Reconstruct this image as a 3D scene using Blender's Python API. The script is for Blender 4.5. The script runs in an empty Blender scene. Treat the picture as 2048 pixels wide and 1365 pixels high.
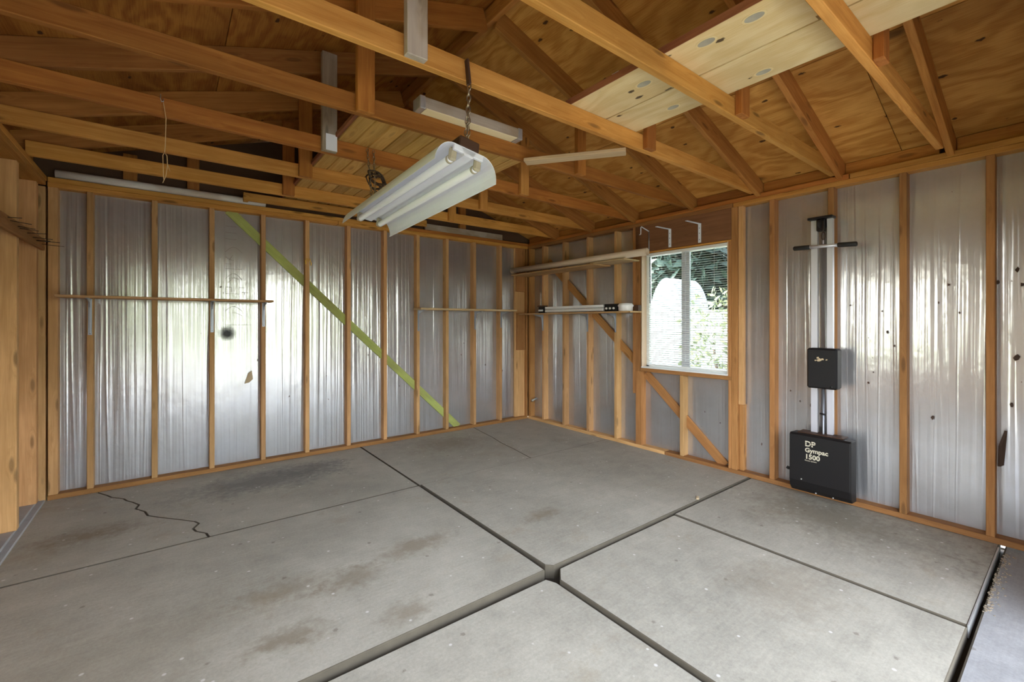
import bpy, bmesh, math, random
from mathutils import Vector, Matrix, noise as mnoise
random.seed(7)
C = bpy.context.scene.collection
SC = bpy.context.scene
PI = math.pi

# ------------------------------------------------------------------ camera
CAM = Vector((-4.0339, -4.8585, 1.3691))
YAW = 0.6571
cd = bpy.data.cameras.new('camera'); cam = bpy.data.objects.new('camera', cd); C.objects.link(cam)
cam.location = CAM; cam.rotation_euler = (PI/2, 0, -YAW)
cd.sensor_width = 36.0; cd.lens = 885.95/2048*36.0
cd.shift_y = -(682.5-645.1)/2048; cd.clip_start = 0.02; cd.clip_end = 300
SC.camera = cam

# ------------------------------------------------------------------ world, sun, portal, exposure
SUN_DIR = Vector((-0.12, 0.62, 0.77)).normalized()
w = bpy.data.worlds.new('world'); SC.world = w; w.use_nodes = True
wn = w.node_tree.nodes; wl = w.node_tree.links
sky = wn.new('ShaderNodeTexSky'); sky.sky_type = 'NISHITA'; sky.sun_disc = False
sky.sun_elevation = math.asin(SUN_DIR.z); sky.sun_rotation = math.atan2(SUN_DIR.x, SUN_DIR.y)
sky.air_density = 1.0; sky.dust_density = 2.5; sky.ozone_density = 1.0
hsv = wn.new('ShaderNodeHueSaturation'); hsv.inputs['Saturation'].default_value = .5; wl.new(sky.outputs[0], hsv.inputs['Color'])
tint = wn.new('ShaderNodeMix'); tint.data_type = 'RGBA'; tint.blend_type = 'MULTIPLY'; tint.inputs[0].default_value = 1.0; tint.inputs[7].default_value = (1.0, .975, .93, 1)
wl.new(hsv.outputs[0], tint.inputs[6]); wl.new(tint.outputs[2], wn['Background'].inputs[0]); wn['Background'].inputs[1].default_value = 0.42
sd = bpy.data.lights.new('sun', 'SUN'); sd.energy = 4.6; sd.angle = 0.02; sd.color = (1.0, 0.93, 0.82)
so = bpy.data.objects.new('sun', sd); C.objects.link(so)
so.rotation_euler = SUN_DIR.to_track_quat('Z', 'Y').to_euler(); so.location = (3, -8, 9)
def portal(name, loc, rot, sx, sy):
    ld = bpy.data.lights.new(name, 'AREA'); ld.shape = 'RECTANGLE'; ld.size = sx; ld.size_y = sy
    ld.cycles.is_portal = True
    o = bpy.data.objects.new(name, ld); C.objects.link(o); o.location = loc; o.rotation_euler = rot
portal('door_portal', (-2.72, -4.99, 1.06), (PI/2, 0, PI), 3.6, 2.1)
portal('left_window_portal', (-4.96, -2.91, 1.43), (PI/2, 0, -PI/2), .9, 1.18)
portal('window_portal', (0.15, -2.39, 1.5), (PI/2, 0, PI/2), 0.94, 1.24)
SC.view_settings.view_transform = 'Standard'; SC.view_settings.look = 'None'
SC.view_settings.gamma = 1.0; SC.view_settings.use_curve_mapping = False
SC.view_settings.exposure = 3.1
SC.cycles.use_denoising = True
SC.cycles.diffuse_bounces = 6; SC.cycles.max_bounces = 12
SC.cycles.sample_clamp_indirect = 8.0

# ------------------------------------------------------------------ material helpers
def new_mat(name):
    m = bpy.data.materials.new(name); m.use_nodes = True
    nt = m.node_tree; return m, nt, nt.nodes['Principled BSDF']
class NB:
    def __init__(s, nt): s.nt = nt; s.n = nt.nodes; s.l = nt.links
    def add(s, t, **kw):
        x = s.n.new(t)
        for k, v in kw.items(): setattr(x, k, v)
        return x
    def link(s, a, b): s.l.new(a, b)
    def setin(s, node, key, v):
        if hasattr(v, 'is_output') or hasattr(v, 'links'): s.l.new(v, node.inputs[key])
        else: node.inputs[key].default_value = v
    def math(s, op, a, b=None, clamp=False):
        x = s.add('ShaderNodeMath', operation=op); x.use_clamp = clamp
        s.setin(x, 0, a)
        if b is not None: s.setin(x, 1, b)
        return x.outputs[0]
    def vmath(s, op, a, b=None):
        x = s.add('ShaderNodeVectorMath', operation=op); s.setin(x, 0, a)
        if b is not None: s.setin(x, 1, b)
        return x.outputs['Value'] if op in ('LENGTH', 'DOT_PRODUCT') else x.outputs[0]
    def noise(s, vec, scale=5, detail=3, rough=.5, dist=0):
        x = s.add('ShaderNodeTexNoise'); s.link(vec, x.inputs['Vector'])
        x.inputs['Scale'].default_value = scale; x.inputs['Detail'].default_value = detail
        x.inputs['Roughness'].default_value = rough; x.inputs['Distortion'].default_value = dist
        return x.outputs['Fac']
    def ramp(s, fac, stops):
        x = s.add('ShaderNodeValToRGB'); e = x.color_ramp.elements
        while len(e) < len(stops): e.new(.5)
        for i, (p, c) in enumerate(stops):
            e[i].position = p; e[i].color = (c, c, c, 1) if isinstance(c, (int, float)) else (*c, 1)
        s.link(fac, x.inputs[0]); return x.outputs[0]
    def mix(s, fac, a, b, mode='MIX'):
        x = s.add('ShaderNodeMix', data_type='RGBA', blend_type=mode)
        s.setin(x, 0, fac)
        for k, v in ((6, a), (7, b)):
            if isinstance(v, tuple): x.inputs[k].default_value = (*v, 1)
            else: s.link(v, x.inputs[k])
        return x.outputs[2]
    def scale(s, vec, sc): return s.vmath('MULTIPLY', vec, sc)
    def bump(s, h, strength, dist=.01, normal=None):
        x = s.add('ShaderNodeBump'); x.inputs['Strength'].default_value = strength
        x.inputs['Distance'].default_value = dist; s.link(h, x.inputs['Height'])
        if normal is not None: s.link(normal, x.inputs['Normal'])
        return x.outputs[0]

def plain(name, col, rough=.5, metal=0.0, spec=.5, var=0.0, em=None):
    m, nt, p = new_mat(name); b = NB(nt)
    p.inputs['Roughness'].default_value = rough; p.inputs['Metallic'].default_value = metal
    p.inputs['Specular IOR Level'].default_value = spec
    if var:
        tc = b.add('ShaderNodeTexCoord')
        n = b.noise(tc.outputs['Object'], 14, 4, .6)
        c = b.mix(b.math('MULTIPLY', n, var), col, tuple(x*.45 for x in col))
        b.link(c, p.inputs['Base Color'])
    else: p.inputs['Base Color'].default_value = (*col, 1)
    return m

def wood(name, light, dark, knots=.5, rough=.72, contrast=1.0, stain=None, stain_amt=0.0):
    """lumber: local X is the grain direction, each board offsets the pattern by its own random number"""
    m, nt, p = new_mat(name); b = NB(nt)
    tc = b.add('ShaderNodeTexCoord'); oi = b.add('ShaderNodeObjectInfo')
    rnd = oi.outputs['Random']
    off = b.add('ShaderNodeCombineXYZ')
    b.link(b.math('MULTIPLY', rnd, 91.0), off.inputs[0]); b.link(b.math('MULTIPLY', rnd, 37.0), off.inputs[1]); b.link(b.math('MULTIPLY', rnd, 53.0), off.inputs[2])
    v = b.vmath('ADD', tc.outputs['Object'], off.outputs[0])
    kn = b.add('ShaderNodeTexVoronoi'); kn.feature = 'F1'; kn.inputs['Scale'].default_value = 1.0
    b.link(b.scale(v, (2.6, 11.0, 11.0)), kn.inputs['Vector'])
    kd = kn.outputs['Distance']
    pull = b.math('MULTIPLY', b.ramp(kd, [(0.0, 1.0), (.35, 0.0)]), .9)
    v2 = b.add('ShaderNodeCombineXYZ'); sx = b.add('ShaderNodeSeparateXYZ'); b.link(v, sx.inputs[0])
    b.link(b.math('MULTIPLY', sx.outputs[0], .8), v2.inputs[0])
    b.link(b.math('ADD', b.math('MULTIPLY', sx.outputs[1], 14.0), pull), v2.inputs[1])
    b.link(b.math('MULTIPLY', sx.outputs[2], 14.0), v2.inputs[2])
    g1 = b.noise(v2.outputs[0], 2.6, 5, .6, .5)
    g2 = b.noise(b.scale(v, (2.5, 75, 75)), 2.0, 3, .55)
    grain = b.math('ADD', b.math('MULTIPLY', g1, .7), b.math('MULTIPLY', g2, .3))
    lo = .5-.17/contrast; hi = .5+.17/contrast
    col = b.mix(b.ramp(grain, [(lo, 0.0), (hi, 1.0)]), dark, light)
    # broad weathering along the board
    blot = b.noise(b.scale(v, (1.4, 3, 3)), 1.3, 3, .6)
    col = b.mix(b.ramp(blot, [(.35, .35), (.62, 0.0)]), col, tuple(x*.55 for x in dark))
    if stain:
        st = b.noise(b.scale(v, (2.2, 4, 4)), 1.1, 3, .6)
        col = b.mix(b.math('MULTIPLY', b.ramp(st, [(.45, 0.0), (.6, 1.0)]), stain_amt), col, stain)
    km = b.math('MULTIPLY', b.ramp(kd, [(.09, 1.0), (.17, 0.0)]), knots)
    col = b.mix(km, col, tuple(x*.22 for x in dark))
    # board to board tone
    hs = b.add('ShaderNodeHueSaturation'); b.link(col, hs.inputs['Color'])
    b.link(b.math('ADD', b.math('MULTIPLY', rnd, .36), .8), hs.inputs['Value'])
    b.link(b.math('ADD', b.math('MULTIPLY', b.math('FRACT', b.math('MULTIPLY', rnd, 7.31)), .008), .496), hs.inputs['Hue'])
    b.link(hs.outputs[0], p.inputs['Base Color'])
    p.inputs['Roughness'].default_value = rough; p.inputs['Specular IOR Level'].default_value = .25
    b.link(b.bump(grain, .35, .004), p.inputs['Normal'])
    return m

def plywood(name, light, dark, rough=.75, knots=.8):
    """rotary cut face veneer: long wild figure, knots and black fishtail plugs; local X is the long side"""
    m, nt, p = new_mat(name); b = NB(nt)
    tc = b.add('ShaderNodeTexCoord'); oi = b.add('ShaderNodeObjectInfo'); rnd = oi.outputs['Random']
    off = b.add('ShaderNodeCombineXYZ')
    b.link(b.math('MULTIPLY', rnd, 71.0), off.inputs[0]); b.link(b.math('MULTIPLY', rnd, 29.0), off.inputs[1])
    v = b.vmath('ADD', tc.outputs['Object'], off.outputs[0])
    kn = b.add('ShaderNodeTexVoronoi'); kn.inputs['Scale'].default_value = 1.0
    b.link(b.scale(v, (1.5, 3.2, 1)), kn.inputs['Vector']); kd = kn.outputs['Distance']
    sx = b.add('ShaderNodeSeparateXYZ'); b.link(v, sx.inputs[0])
    warp = b.noise(b.scale(v, (1.1, 2.2, 1)), 1.6, 3, .5, .3)
    ph = b.math('ADD', b.math('MULTIPLY', sx.outputs[1], 34.0), b.math('MULTIPLY', warp, 30.0))
    ph = b.math('ADD', ph, b.math('MULTIPLY', b.ramp(kd, [(0.0, 1.0), (.4, 0.0)]), 7.0))
    band = b.math('ADD', b.math('MULTIPLY', b.math('SINE', ph), .5), .5)
    fine = b.noise(b.scale(v, (3, 60, 1)), 2.5, 3, .6)
    g = b.math('ADD', b.math('MULTIPLY', band, .26), b.math('MULTIPLY', fine, .74))
    col = b.mix(b.ramp(g, [(.30, 0.0), (.68, 1.0)]), dark, light)
    blot = b.noise(v, 1.1, 4, .6)
    col = b.mix(b.ramp(blot, [(.38, .4), (.6, 0.0)]), col, tuple(x*.6 for x in dark))
    km = b.math('MULTIPLY', b.ramp(kd, [(.05, 1.0), (.13, 0.0)]), knots)
    col = b.mix(km, col, tuple(x*.2 for x in dark))
    sp = b.add('ShaderNodeTexVoronoi'); sp.inputs['Scale'].default_value = 1.0
    b.link(b.scale(v, (5.0, 9.0, 1)), sp.inputs['Vector'])
    jag = b.noise(v, 45, 2, .6)
    sm = b.math('ADD', sp.outputs['Distance'], b.math('MULTIPLY', jag, .16))
    col = b.mix(b.math('MULTIPLY', b.ramp(sm, [(.165, 1.0), (.20, 0.0)]), .9), col, (.035, .014, .006))
    hs = b.add('ShaderNodeHueSaturation'); b.link(col, hs.inputs['Color'])
    b.link(b.math('ADD', b.math('MULTIPLY', rnd, .3), .85), hs.inputs['Value'])
    b.link(hs.outputs[0], p.inputs['Base Color'])
    p.inputs['Roughness'].default_value = rough; p.inputs['Specular IOR Level'].default_value = .2
    b.link(b.bump(g, .25, .003), p.inputs['Normal'])
    return m

def foil_mat(name):
    m, nt, p = new_mat(name); b = NB(nt)
    g = b.add('ShaderNodeNewGeometry'); P = g.outputs['Position']
    oi = b.add('ShaderNodeObjectInfo')
    s = b.add('ShaderNodeSeparateXYZ'); b.link(P, s.inputs[0])
    h = b.math('ADD', b.math('ADD', s.outputs[0], s.outputs[1]), b.math('MULTIPLY', oi.outputs['Random'], 40))
    def vec(kh, kv):
        c = b.add('ShaderNodeCombineXYZ'); b.link(b.math('MULTIPLY', h, kh), c.inputs[0]); b.link(b.math('MULTIPLY', s.outputs[2], kv), c.inputs[1]); return c.outputs[0]
    streak = b.noise(vec(26, .35), 1.0, 2, .5)
    fold = b.ramp(b.noise(vec(9, .12), 1.0, 1, .4), [(.46, 0.0), (.5, 1.0), (.54, 0.0)])
    crump = b.noise(vec(1, .8), 13, 2, .45, .3)
    cmask = b.ramp(b.noise(vec(1, 1), 2.1, 2, .5), [(.30, 0.1), (.75, .8)])
    grime = b.noise(vec(1, 1), 3.2, 5, .65)
    hgt = b.math('ADD', b.math('MULTIPLY', streak, .9), b.math('MULTIPLY', b.math('MULTIPLY', crump, cmask), .6))
    hgt = b.math('ADD', hgt, b.math('MULTIPLY', fold, .25))
    b.link(b.bump(hgt, .36, .012), p.inputs['Normal'])
    col = b.mix(b.ramp(grime, [(.30, .5), (.7, 0.0)]), (.66, .665, .69), (.48, .46, .435))
    sp = b.add('ShaderNodeTexVoronoi'); sp.inputs['Scale'].default_value = 1.0; b.link(vec(12, 6), sp.inputs['Vector'])
    jag = b.noise(vec(1, 1), 55, 2, .6)
    sm = b.math('ADD', sp.outputs['Distance'], b.math('MULTIPLY', jag, .11))
    tear = b.ramp(sm, [(.082, 1.0), (.09, 0.0)])
    col = b.mix(b.math('MULTIPLY', tear, .9), col, (.05, .035, .025))
    b.link(col, p.inputs['Base Color'])
    b.link(b.math('SUBTRACT', .92, b.math('MULTIPLY', tear, .9)), p.inputs['Metallic'])
    b.link(b.math('ADD', .17, b.math('MULTIPLY', b.ramp(grime, [(.3, 1.0), (.7, 0.0)]), .05)), p.inputs['Roughness'])
    # dusty film: a second, much broader lobe
    q = b.add('ShaderNodeBsdfPrincipled'); b.link(col, q.inputs['Base Color']); q.inputs['Metallic'].default_value = .75; q.inputs['Roughness'].default_value = .62
    b.link(p.inputs['Normal'].links[0].from_socket, q.inputs['Normal'])
    mx = b.add('ShaderNodeMixShader'); mx.inputs[0].default_value = .26
    b.link(p.outputs[0], mx.inputs[1]); b.link(q.outputs[0], mx.inputs[2]); b.link(mx.outputs[0], nt.nodes['Material Output'].inputs[0])
    return m

def concrete(name, base=(.40, .38, .325), stains=()):
    m, nt, p = new_mat(name); b = NB(nt)
    g = b.add('ShaderNodeNewGeometry'); P = g.outputs['Position']
    big = b.noise(P, .9, 4, .6, .4); mid = b.noise(P, 6, 5, .65); fine = b.noise(P, 75, 4, .75)
    brush = b.noise(b.scale(P, (3, 45, 3)), 1.5, 3, .6)
    t = b.math('ADD', b.math('MULTIPLY', big, .34), b.math('ADD', b.math('MULTIPLY', mid, .26), b.math('ADD', b.math('MULTIPLY', fine, .28), b.math('MULTIPLY', brush, .12))))
    col = b.mix(b.ramp(t, [(.36, 0.0), (.62, 1.0)]), tuple(x*.64 for x in base), tuple(x*1.17 for x in base))
    br = b.noise(P, 2.4, 5, .7, .5)
    col = b.mix(b.ramp(br, [(.58, 0.0), (.72, .45)]), col, (.30, .235, .15))
    wob = b.math('ADD', b.noise(P, 4.5, 5, .7), b.math('MULTIPLY', b.math('SUBTRACT', b.noise(P, 22, 3, .6), .5), .8))
    for (x, y, rx, ry, amt, c) in stains:
        d = b.vmath('MULTIPLY', b.vmath('SUBTRACT', P, (x, y, 0)), (1/rx, 1/ry, 0))
        L = b.math('ADD', b.vmath('LENGTH', d), b.math('MULTIPLY', wob, 1.6))
        col = b.mix(b.math('MULTIPLY', b.ramp(b.math('MULTIPLY', L, .5), [(.52, 1.0), (.92, 0.0)]), amt), col, c)
    sp = b.add('ShaderNodeTexVoronoi'); sp.inputs['Scale'].default_value = 9; b.link(P, sp.inputs['Vector'])
    col = b.mix(b.math('MULTIPLY', b.ramp(sp.outputs['Distance'], [(.05, 1.0), (.085, 0.0)]), .7), col, (.74, .72, .68))
    s2 = b.add('ShaderNodeTexVoronoi'); s2.inputs['Scale'].default_value = 6; b.link(b.vmath('ADD', P, (3.3, 7.1, 1.0)), s2.inputs['Vector'])
    col = b.mix(b.math('MULTIPLY', b.ramp(b.math('ADD', s2.outputs['Distance'], b.math('MULTIPLY', fine, .1)), [(.10, 1.0), (.13, 0.0)]), .5), col, (.13, .105, .075))
    b.link(col, p.inputs['Base Color'])
    b.link(b.math('ADD', .52, b.math('MULTIPLY', mid, .3)), p.inputs['Roughness'])
    p.inputs['Specular IOR Level'].default_value = .4
    b.link(b.bump(b.math('ADD', b.math('MULTIPLY', fine, .5), b.math('MULTIPLY', mid, .5)), .25, .006), p.inputs['Normal'])
    return m

# ------------------------------------------------------------------ palette
M = {}
M['stud'] = wood('stud_wood', (.68, .40, .18), (.49, .265, .10), .55)
M['stud_brown'] = wood('old_stud_wood', (.48, .235, .08), (.32, .14, .042), .5)
M['joist'] = wood('joist_wood', (.66, .335, .08), (.45, .185, .03), .65)
M['joist_dark'] = wood('dark_joist_wood', (.46, .185, .036), (.29, .095, .015), .5)
M['rafter'] = wood('rafter_wood', (.54, .25, .06), (.34, .13, .024), .5)
M['grey_wood'] = wood('weathered_grey_wood', (.42, .33, .22), (.26, .19, .12), .5, .85, 1.0, (.5, .47, .42), .35)
M['white_wood'] = wood('flaking_white_wood', (.82, .79, .72), (.60, .54, .45), .2, .85, 1.0, (.40, .24, .12), .4)
M['ply'] = plywood('roof_plywood', (.62, .32, .078), (.40, .165, .028))
M['ply_tan'] = plywood('wall_board', (.56, .33, .15), (.40, .21, .08), .8, .6)
M['ply_pale'] = plywood('pale_loft_board', (.86, .69, .37), (.74, .54, .24), .6, .35)
M['ply_orange'] = plywood('orange_roof_plywood', (.46, .20, .036), (.26, .085, .012))  # left slope boards, toned darker and more orange than the right slope
M['deck'] = wood('grooved_deck_wood', (.68, .43, .14), (.50, .27, .06), .3)
M['header'] = wood('header_wood', (.33, .155, .07), (.22, .095, .04), .3)
M['shelf'] = wood('shelf_wood', (.58, .37, .18), (.42, .24, .10), .3)
M['shelf_pale'] = wood('pale_shelf_wood', (.74, .56, .33), (.58, .40, .20), .2)
M['board_edge'] = wood('reddish_edge', (.34, .13, .055), (.24, .085, .035), .1)
M['green'] = wood('green_brace_paint', (.56, .64, .20), (.44, .51, .12), .25, .6, 1.0, (.30, .27, .10), .5)
M['foil'] = foil_mat('foil_facing')
BR = (.19, .14, .085); DK = (.155, .15, .14)
M['concrete'] = concrete('garage_concrete', (.42, .392, .322), [
    (-3.35, -.52, .75, .33, .75, DK), (-3.0, -.42, .35, .25, .6, DK), (-4.45, -.95, .35, .16, .7, BR), (-1.55, -.45, .55, .35, .45, BR),
    (-1.95, -2.5, .2, .09, .6, BR), (-2.85, -2.35, .28, .12, .55, BR), (-3.25, -2.45, .22, .12, .5, BR),
    (-3.55, -2.35, .30, .14, .4, BR), (-3.15, -2.9, .16, .1, .5, BR), (-3.62, -2.75, .2, .1, .55, BR), (-4.3, -2.5, .9, .5, .25, BR),
    (-1.5, -3.9, .35, .3, .3, BR), (-.35, -3.75, .5, .7, .55, (.17, .14, .095)), (-.45, -4.85, .55, .4, .8, (.15, .115, .08))])
M['apron'] = concrete('apron_concrete', (.34, .335, .33))
M['drive'] = concrete('driveway_concrete', (.30, .29, .265))
M['asphalt'] = plain('street_asphalt', (.10, .10, .10), .9, var=.3)
M['dirt'] = plain('joint_dirt', (.06, .048, .035), .95, var=.6)
M['slab_edge'] = plain('dirty_slab_edge', (.13, .108, .075), .95, var=.7)
M['curb'] = plain('curb_concrete', (.44, .43, .42), .85, var=.5)
M['sheath'] = plain('outer_sheathing', (.10, .055, .025), .9, var=.4)
M['stucco'] = plain('outside_stucco', (.62, .58, .50), .9, var=.15)
M['white_metal'] = plain('white_enamel', (.77, .79, .84), .38, var=.08)
M['white_plastic'] = plain('white_plastic', (.82, .82, .80), .4)
M['tube'] = plain('lamp_glass', (.86, .87, .86), .12, spec=.6)
M['cream'] = plain('cream_diffuser', (.86, .74, .46), .5, var=.06)
M['rust'] = plain('brown_steel', (.085, .04, .022), .6, .3, var=.4)
M['socket'] = plain('yellowed_socket', (.40, .35, .24), .55)
M['chain'] = plain('chain_steel', (.42, .34, .24), .35, .9, var=.4)
M['steel'] = plain('grey_steel', (.36, .38, .42), .42, .8, var=.2)
M['galv'] = plain('galvanised', (.60, .60, .58), .45, .7, var=.25)
M['alu'] = plain('aluminium', (.66, .66, .71), .38, .5, var=.1)
M['black'] = plain('black_plastic', (.0105, .009, .009), .5, spec=.3, var=.4)
M['black_rubber'] = plain('black_rubber', (.016, .014, .013), .7)
M['lettering'] = plain('cream_lettering', (.62, .56, .42), .6)
M['peel'] = plain('peeling_tan', (.52, .40, .24), .8)
M['cord'] = plain('dark_cord', (.05, .025, .013), .6)
M['string'] = plain('jute_string', (.62, .42, .20), .9)
M['yellow'] = plain('yellow_cord', (.78, .50, .05), .6)
M['card'] = plain('card_tube', (.66, .52, .38), .7, var=.15)
M['card_in'] = plain('card_tube_inside', (.48, .30, .16), .8)
M['vinyl'] = plain('white_vinyl', (.82, .82, .80), .35)
M['painted_reflection'] = plain('painted_dark_reflection', (.035, .032, .035), .7)  # colour of a dark reflection painted on the foil
M['ink'] = plain('print_ink', (.10, .085, .075), .5, .3)
M['tear'] = plain('torn_brown_backing', (.055, .03, .018), .8)
M['jamb'] = plain('window_jamb', (.70, .52, .36), .6, var=.15)
M['leaf'] = plain('leaf_green', (.105, .12, .07), .6)
M['leaf_pale'] = plain('leaf_pale', (.12, .14, .055), .6)
M['leaf_dark'] = plain('leaf_dark', (.038, .066, .050), .7)
M['bark'] = plain('bark', (.09, .06, .04), .9)
M['fence'] = plain('white_fence_paint', (.30, .31, .325), .7)
M['shed'] = plain('pale_shed_panel', (.36, .37, .39), .6)
M['lawn'] = plain('lawn', (.11, .15, .05), .95, var=.6)
M['nail'] = plain('nail_steel', (.06, .04, .03), .5, .7)
def glass():
    m, nt, p = new_mat('window_glass'); b = NB(nt)
    t = b.add('ShaderNodeBsdfTransparent'); t.inputs[0].default_value = (.80, .85, .84, 1); gl = b.add('ShaderNodeBsdfGlossy'); gl.inputs['Roughness'].default_value = .02
    fr = b.add('ShaderNodeFresnel'); fr.inputs[0].default_value = 1.45
    mx = b.add('ShaderNodeMixShader'); b.link(fr.outputs[0], mx.inputs[0]); b.link(t.outputs[0], mx.inputs[1]); b.link(gl.outputs[0], mx.inputs[2])
    b.link(mx.outputs[0], nt.nodes['Material Output'].inputs[0]); return m
M['glass'] = glass()
M['clear_glass'] = glass(); M['clear_glass'].node_tree.nodes['Transparent BSDF'].inputs[0].default_value = (.95, .96, .96, 1)
def slat_mat():
    m, nt, p = new_mat('blind_slat'); b = NB(nt)
    d = b.add('ShaderNodeBsdfDiffuse'); d.inputs[0].default_value = (.82, .83, .82, 1)
    t = b.add('ShaderNodeBsdfTranslucent'); t.inputs[0].default_value = (.85, .87, .86, 1)
    mx = b.add('ShaderNodeMixShader'); mx.inputs[0].default_value = .35
    b.link(d.outputs[0], mx.inputs[1]); b.link(t.outputs[0], mx.inputs[2]); b.link(mx.outputs[0], nt.nodes['Material Output'].inputs[0]); return m
M['slat'] = slat_mat()

# ------------------------------------------------------------------ object helpers
def tag(o, label=None, cat=None, group=None, kind=None):
    if label: o['label'] = label
    if cat: o['category'] = cat
    if group: o['group'] = group
    if kind: o['kind'] = kind
    return o
def empty(name, loc=(0, 0, 0), rz=0, parent=None):
    o = bpy.data.objects.new(name, None); C.objects.link(o); o.location = loc; o.rotation_euler = (0, 0, rz)
    o.empty_display_size = .1
    if parent: o.parent = parent
    return o
def link(name, me, mat, parent=None, mw=None, smooth=False):
    o = bpy.data.objects.new(name, me); C.objects.link(o)
    if mat is not None:
        me.materials.clear(); me.materials.append(M[mat] if isinstance(mat, str) else mat)
    if smooth:
        for f in me.polygons: f.use_smooth = True
    if parent is not None:
        o.parent = parent
        pm = world_of(parent)
        o.matrix_local = pm.inverted() @ mw if mw is not None else pm.inverted()
    elif mw is not None: o.matrix_world = mw; o.matrix_basis = mw
    return o
def world_of(o):
    m = o.matrix_basis.copy()
    while o.parent: o = o.parent; m = o.matrix_basis @ m
    return m
def bm_mesh(bm, name='mesh'):
    me = bpy.data.meshes.new(name); bm.to_mesh(me); bm.free(); return me
def box_bm(bm, c, s, bev=0.0, rot=None):
    r = bmesh.ops.create_cube(bm, size=1.0)
    vs = r['verts']
    bmesh.ops.scale(bm, verts=vs, vec=s)
    if bev > 0:
        es = list({e for v in vs for e in v.link_edges})
        rr = bmesh.ops.bevel(bm, geom=es, offset=bev, segments=1, affect='EDGES', profile=.5)
        vs = list({v for f in rr['faces'] for v in f.verts} | {v for v in vs if v.is_valid})
    if rot is not None: bmesh.ops.rotate(bm, verts=vs, cent=(0, 0, 0), matrix=rot)
    bmesh.ops.translate(bm, verts=vs, vec=c)
    return vs
def boxes(name, lst, mat, parent=None, bev=.002, mw=None):
    """one mesh from several (centre, size) boxes that make up one part"""
    bm = bmesh.new()
    for it in lst: box_bm(bm, it[0], it[1], bev, it[2] if len(it) > 2 else None)
    return link(name, bm_mesh(bm), mat, parent, mw)
def bounds(name, lo, hi, mat, parent=None, bev=.003, axis=None):
    """box between two corners; its local X runs along its longest side"""
    lo = Vector(lo); hi = Vector(hi); c = (lo+hi)/2; s = hi-lo
    ax = axis if axis is not None else max(range(3), key=lambda i: s[i])
    R = [Matrix.Identity(3), Matrix(((0, -1, 0), (1, 0, 0), (0, 0, 1))), Matrix(((0, 0, -1), (0, 1, 0), (1, 0, 0)))][ax]
    ls = [(s[0], s[1], s[2]), (s[1], s[0], s[2]), (s[2], s[1], s[0])][ax]
    bm = bmesh.new(); box_bm(bm, (0, 0, 0), ls, min(bev, min(ls)*.3))
    return link(name, bm_mesh(bm), mat, parent, Matrix.Translation(c) @ R.to_4x4())
def beam(name, a, b, width, height, mat, parent=None, up=(0, 0, 1), bev=.003, ext=0.0):
    """squared timber from a to b (centre line)"""
    a = Vector(a); b = Vector(b); X = (b-a).normalized(); u = Vector(up)
    Y = u.cross(X).normalized(); Z = X.cross(Y)
    R = Matrix((X, Y, Z)).transposed()
    bm = bmesh.new(); box_bm(bm, (0, 0, 0), ((b-a).length+ext, width, height), bev)
    return link(name, bm_mesh(bm), mat, parent, Matrix.Translation((a+b)/2) @ R.to_4x4())
def tube_bm(bm, pts, r, seg=8, caps=True, radii=None):
    pts = [Vector(p) for p in pts]; rings = []; prev = None
    for i, p in enumerate(pts):
        t = (pts[min(i+1, len(pts)-1)]-pts[max(i-1, 0)]).normalized()
        if prev is None: n = t.orthogonal().normalized()
        else: n = (prev-t*prev.dot(t)); n = n.normalized() if n.length > 1e-6 else t.orthogonal().normalized()
        prev = n; bb = t.cross(n); rr = radii[i] if radii else r
        rings.append([bm.verts.new(p+n*math.cos(2*PI*k/seg)*rr+bb*math.sin(2*PI*k/seg)*rr) for k in range(seg)])
    for a, b in zip(rings, rings[1:]):
        for k in range(seg): bm.faces.new((a[k], a[(k+1) % seg], b[(k+1) % seg], b[k]))
    if caps:
        bm.faces.new(rings[0][::-1]); bm.faces.new(rings[-1])
def tube(name, pts, r, mat, parent=None, seg=8, radii=None, mw=None):
    bm = bmesh.new(); tube_bm(bm, pts, r, seg, True, radii)
    return link(name, bm_mesh(bm), mat, parent, mw, smooth=True)
def prism_bm(bm, poly, axis_vec, off=(0, 0, 0)):
    """closed polygon (3D points) extruded along a vector"""
    o = Vector(off); v0 = [bm.verts.new(Vector(p)+o) for p in poly]; v1 = [bm.verts.new(Vector(p)+o+Vector(axis_vec)) for p in poly]
    n = len(poly); fs = [bm.faces.new(v0[::-1]), bm.faces.new(v1)]
    for i in range(n): fs.append(bm.faces.new((v0[i], v0[(i+1) % n], v1[(i+1) % n], v1[i])))
    bmesh.ops.recalc_face_normals(bm, faces=fs); return v0, v1
def prism(name, poly, vec, mat, parent=None, mw=None):
    bm = bmesh.new(); prism_bm(bm, poly, vec); return link(name, bm_mesh(bm), mat, parent, mw)
def slab(name, poly, z, mat, parent, th=.12, bev=.009):
    bm = bmesh.new(); v0, v1 = prism_bm(bm, [(x, y, z-th) for x, y in poly], (0, 0, th))
    top = [e for e in bm.edges if all(abs(v.co.z-z) < 1e-5 for v in e.verts)]
    bmesh.ops.bevel(bm, geom=top, offset=bev, segments=2, affect='EDGES', profile=.5)
    o = link(name, bm_mesh(bm), mat, parent); o.data.materials.append(M['slab_edge'])
    for f in o.data.polygons: f.material_index = 1 if f.normal.z < .985 else 0
    return o
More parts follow.
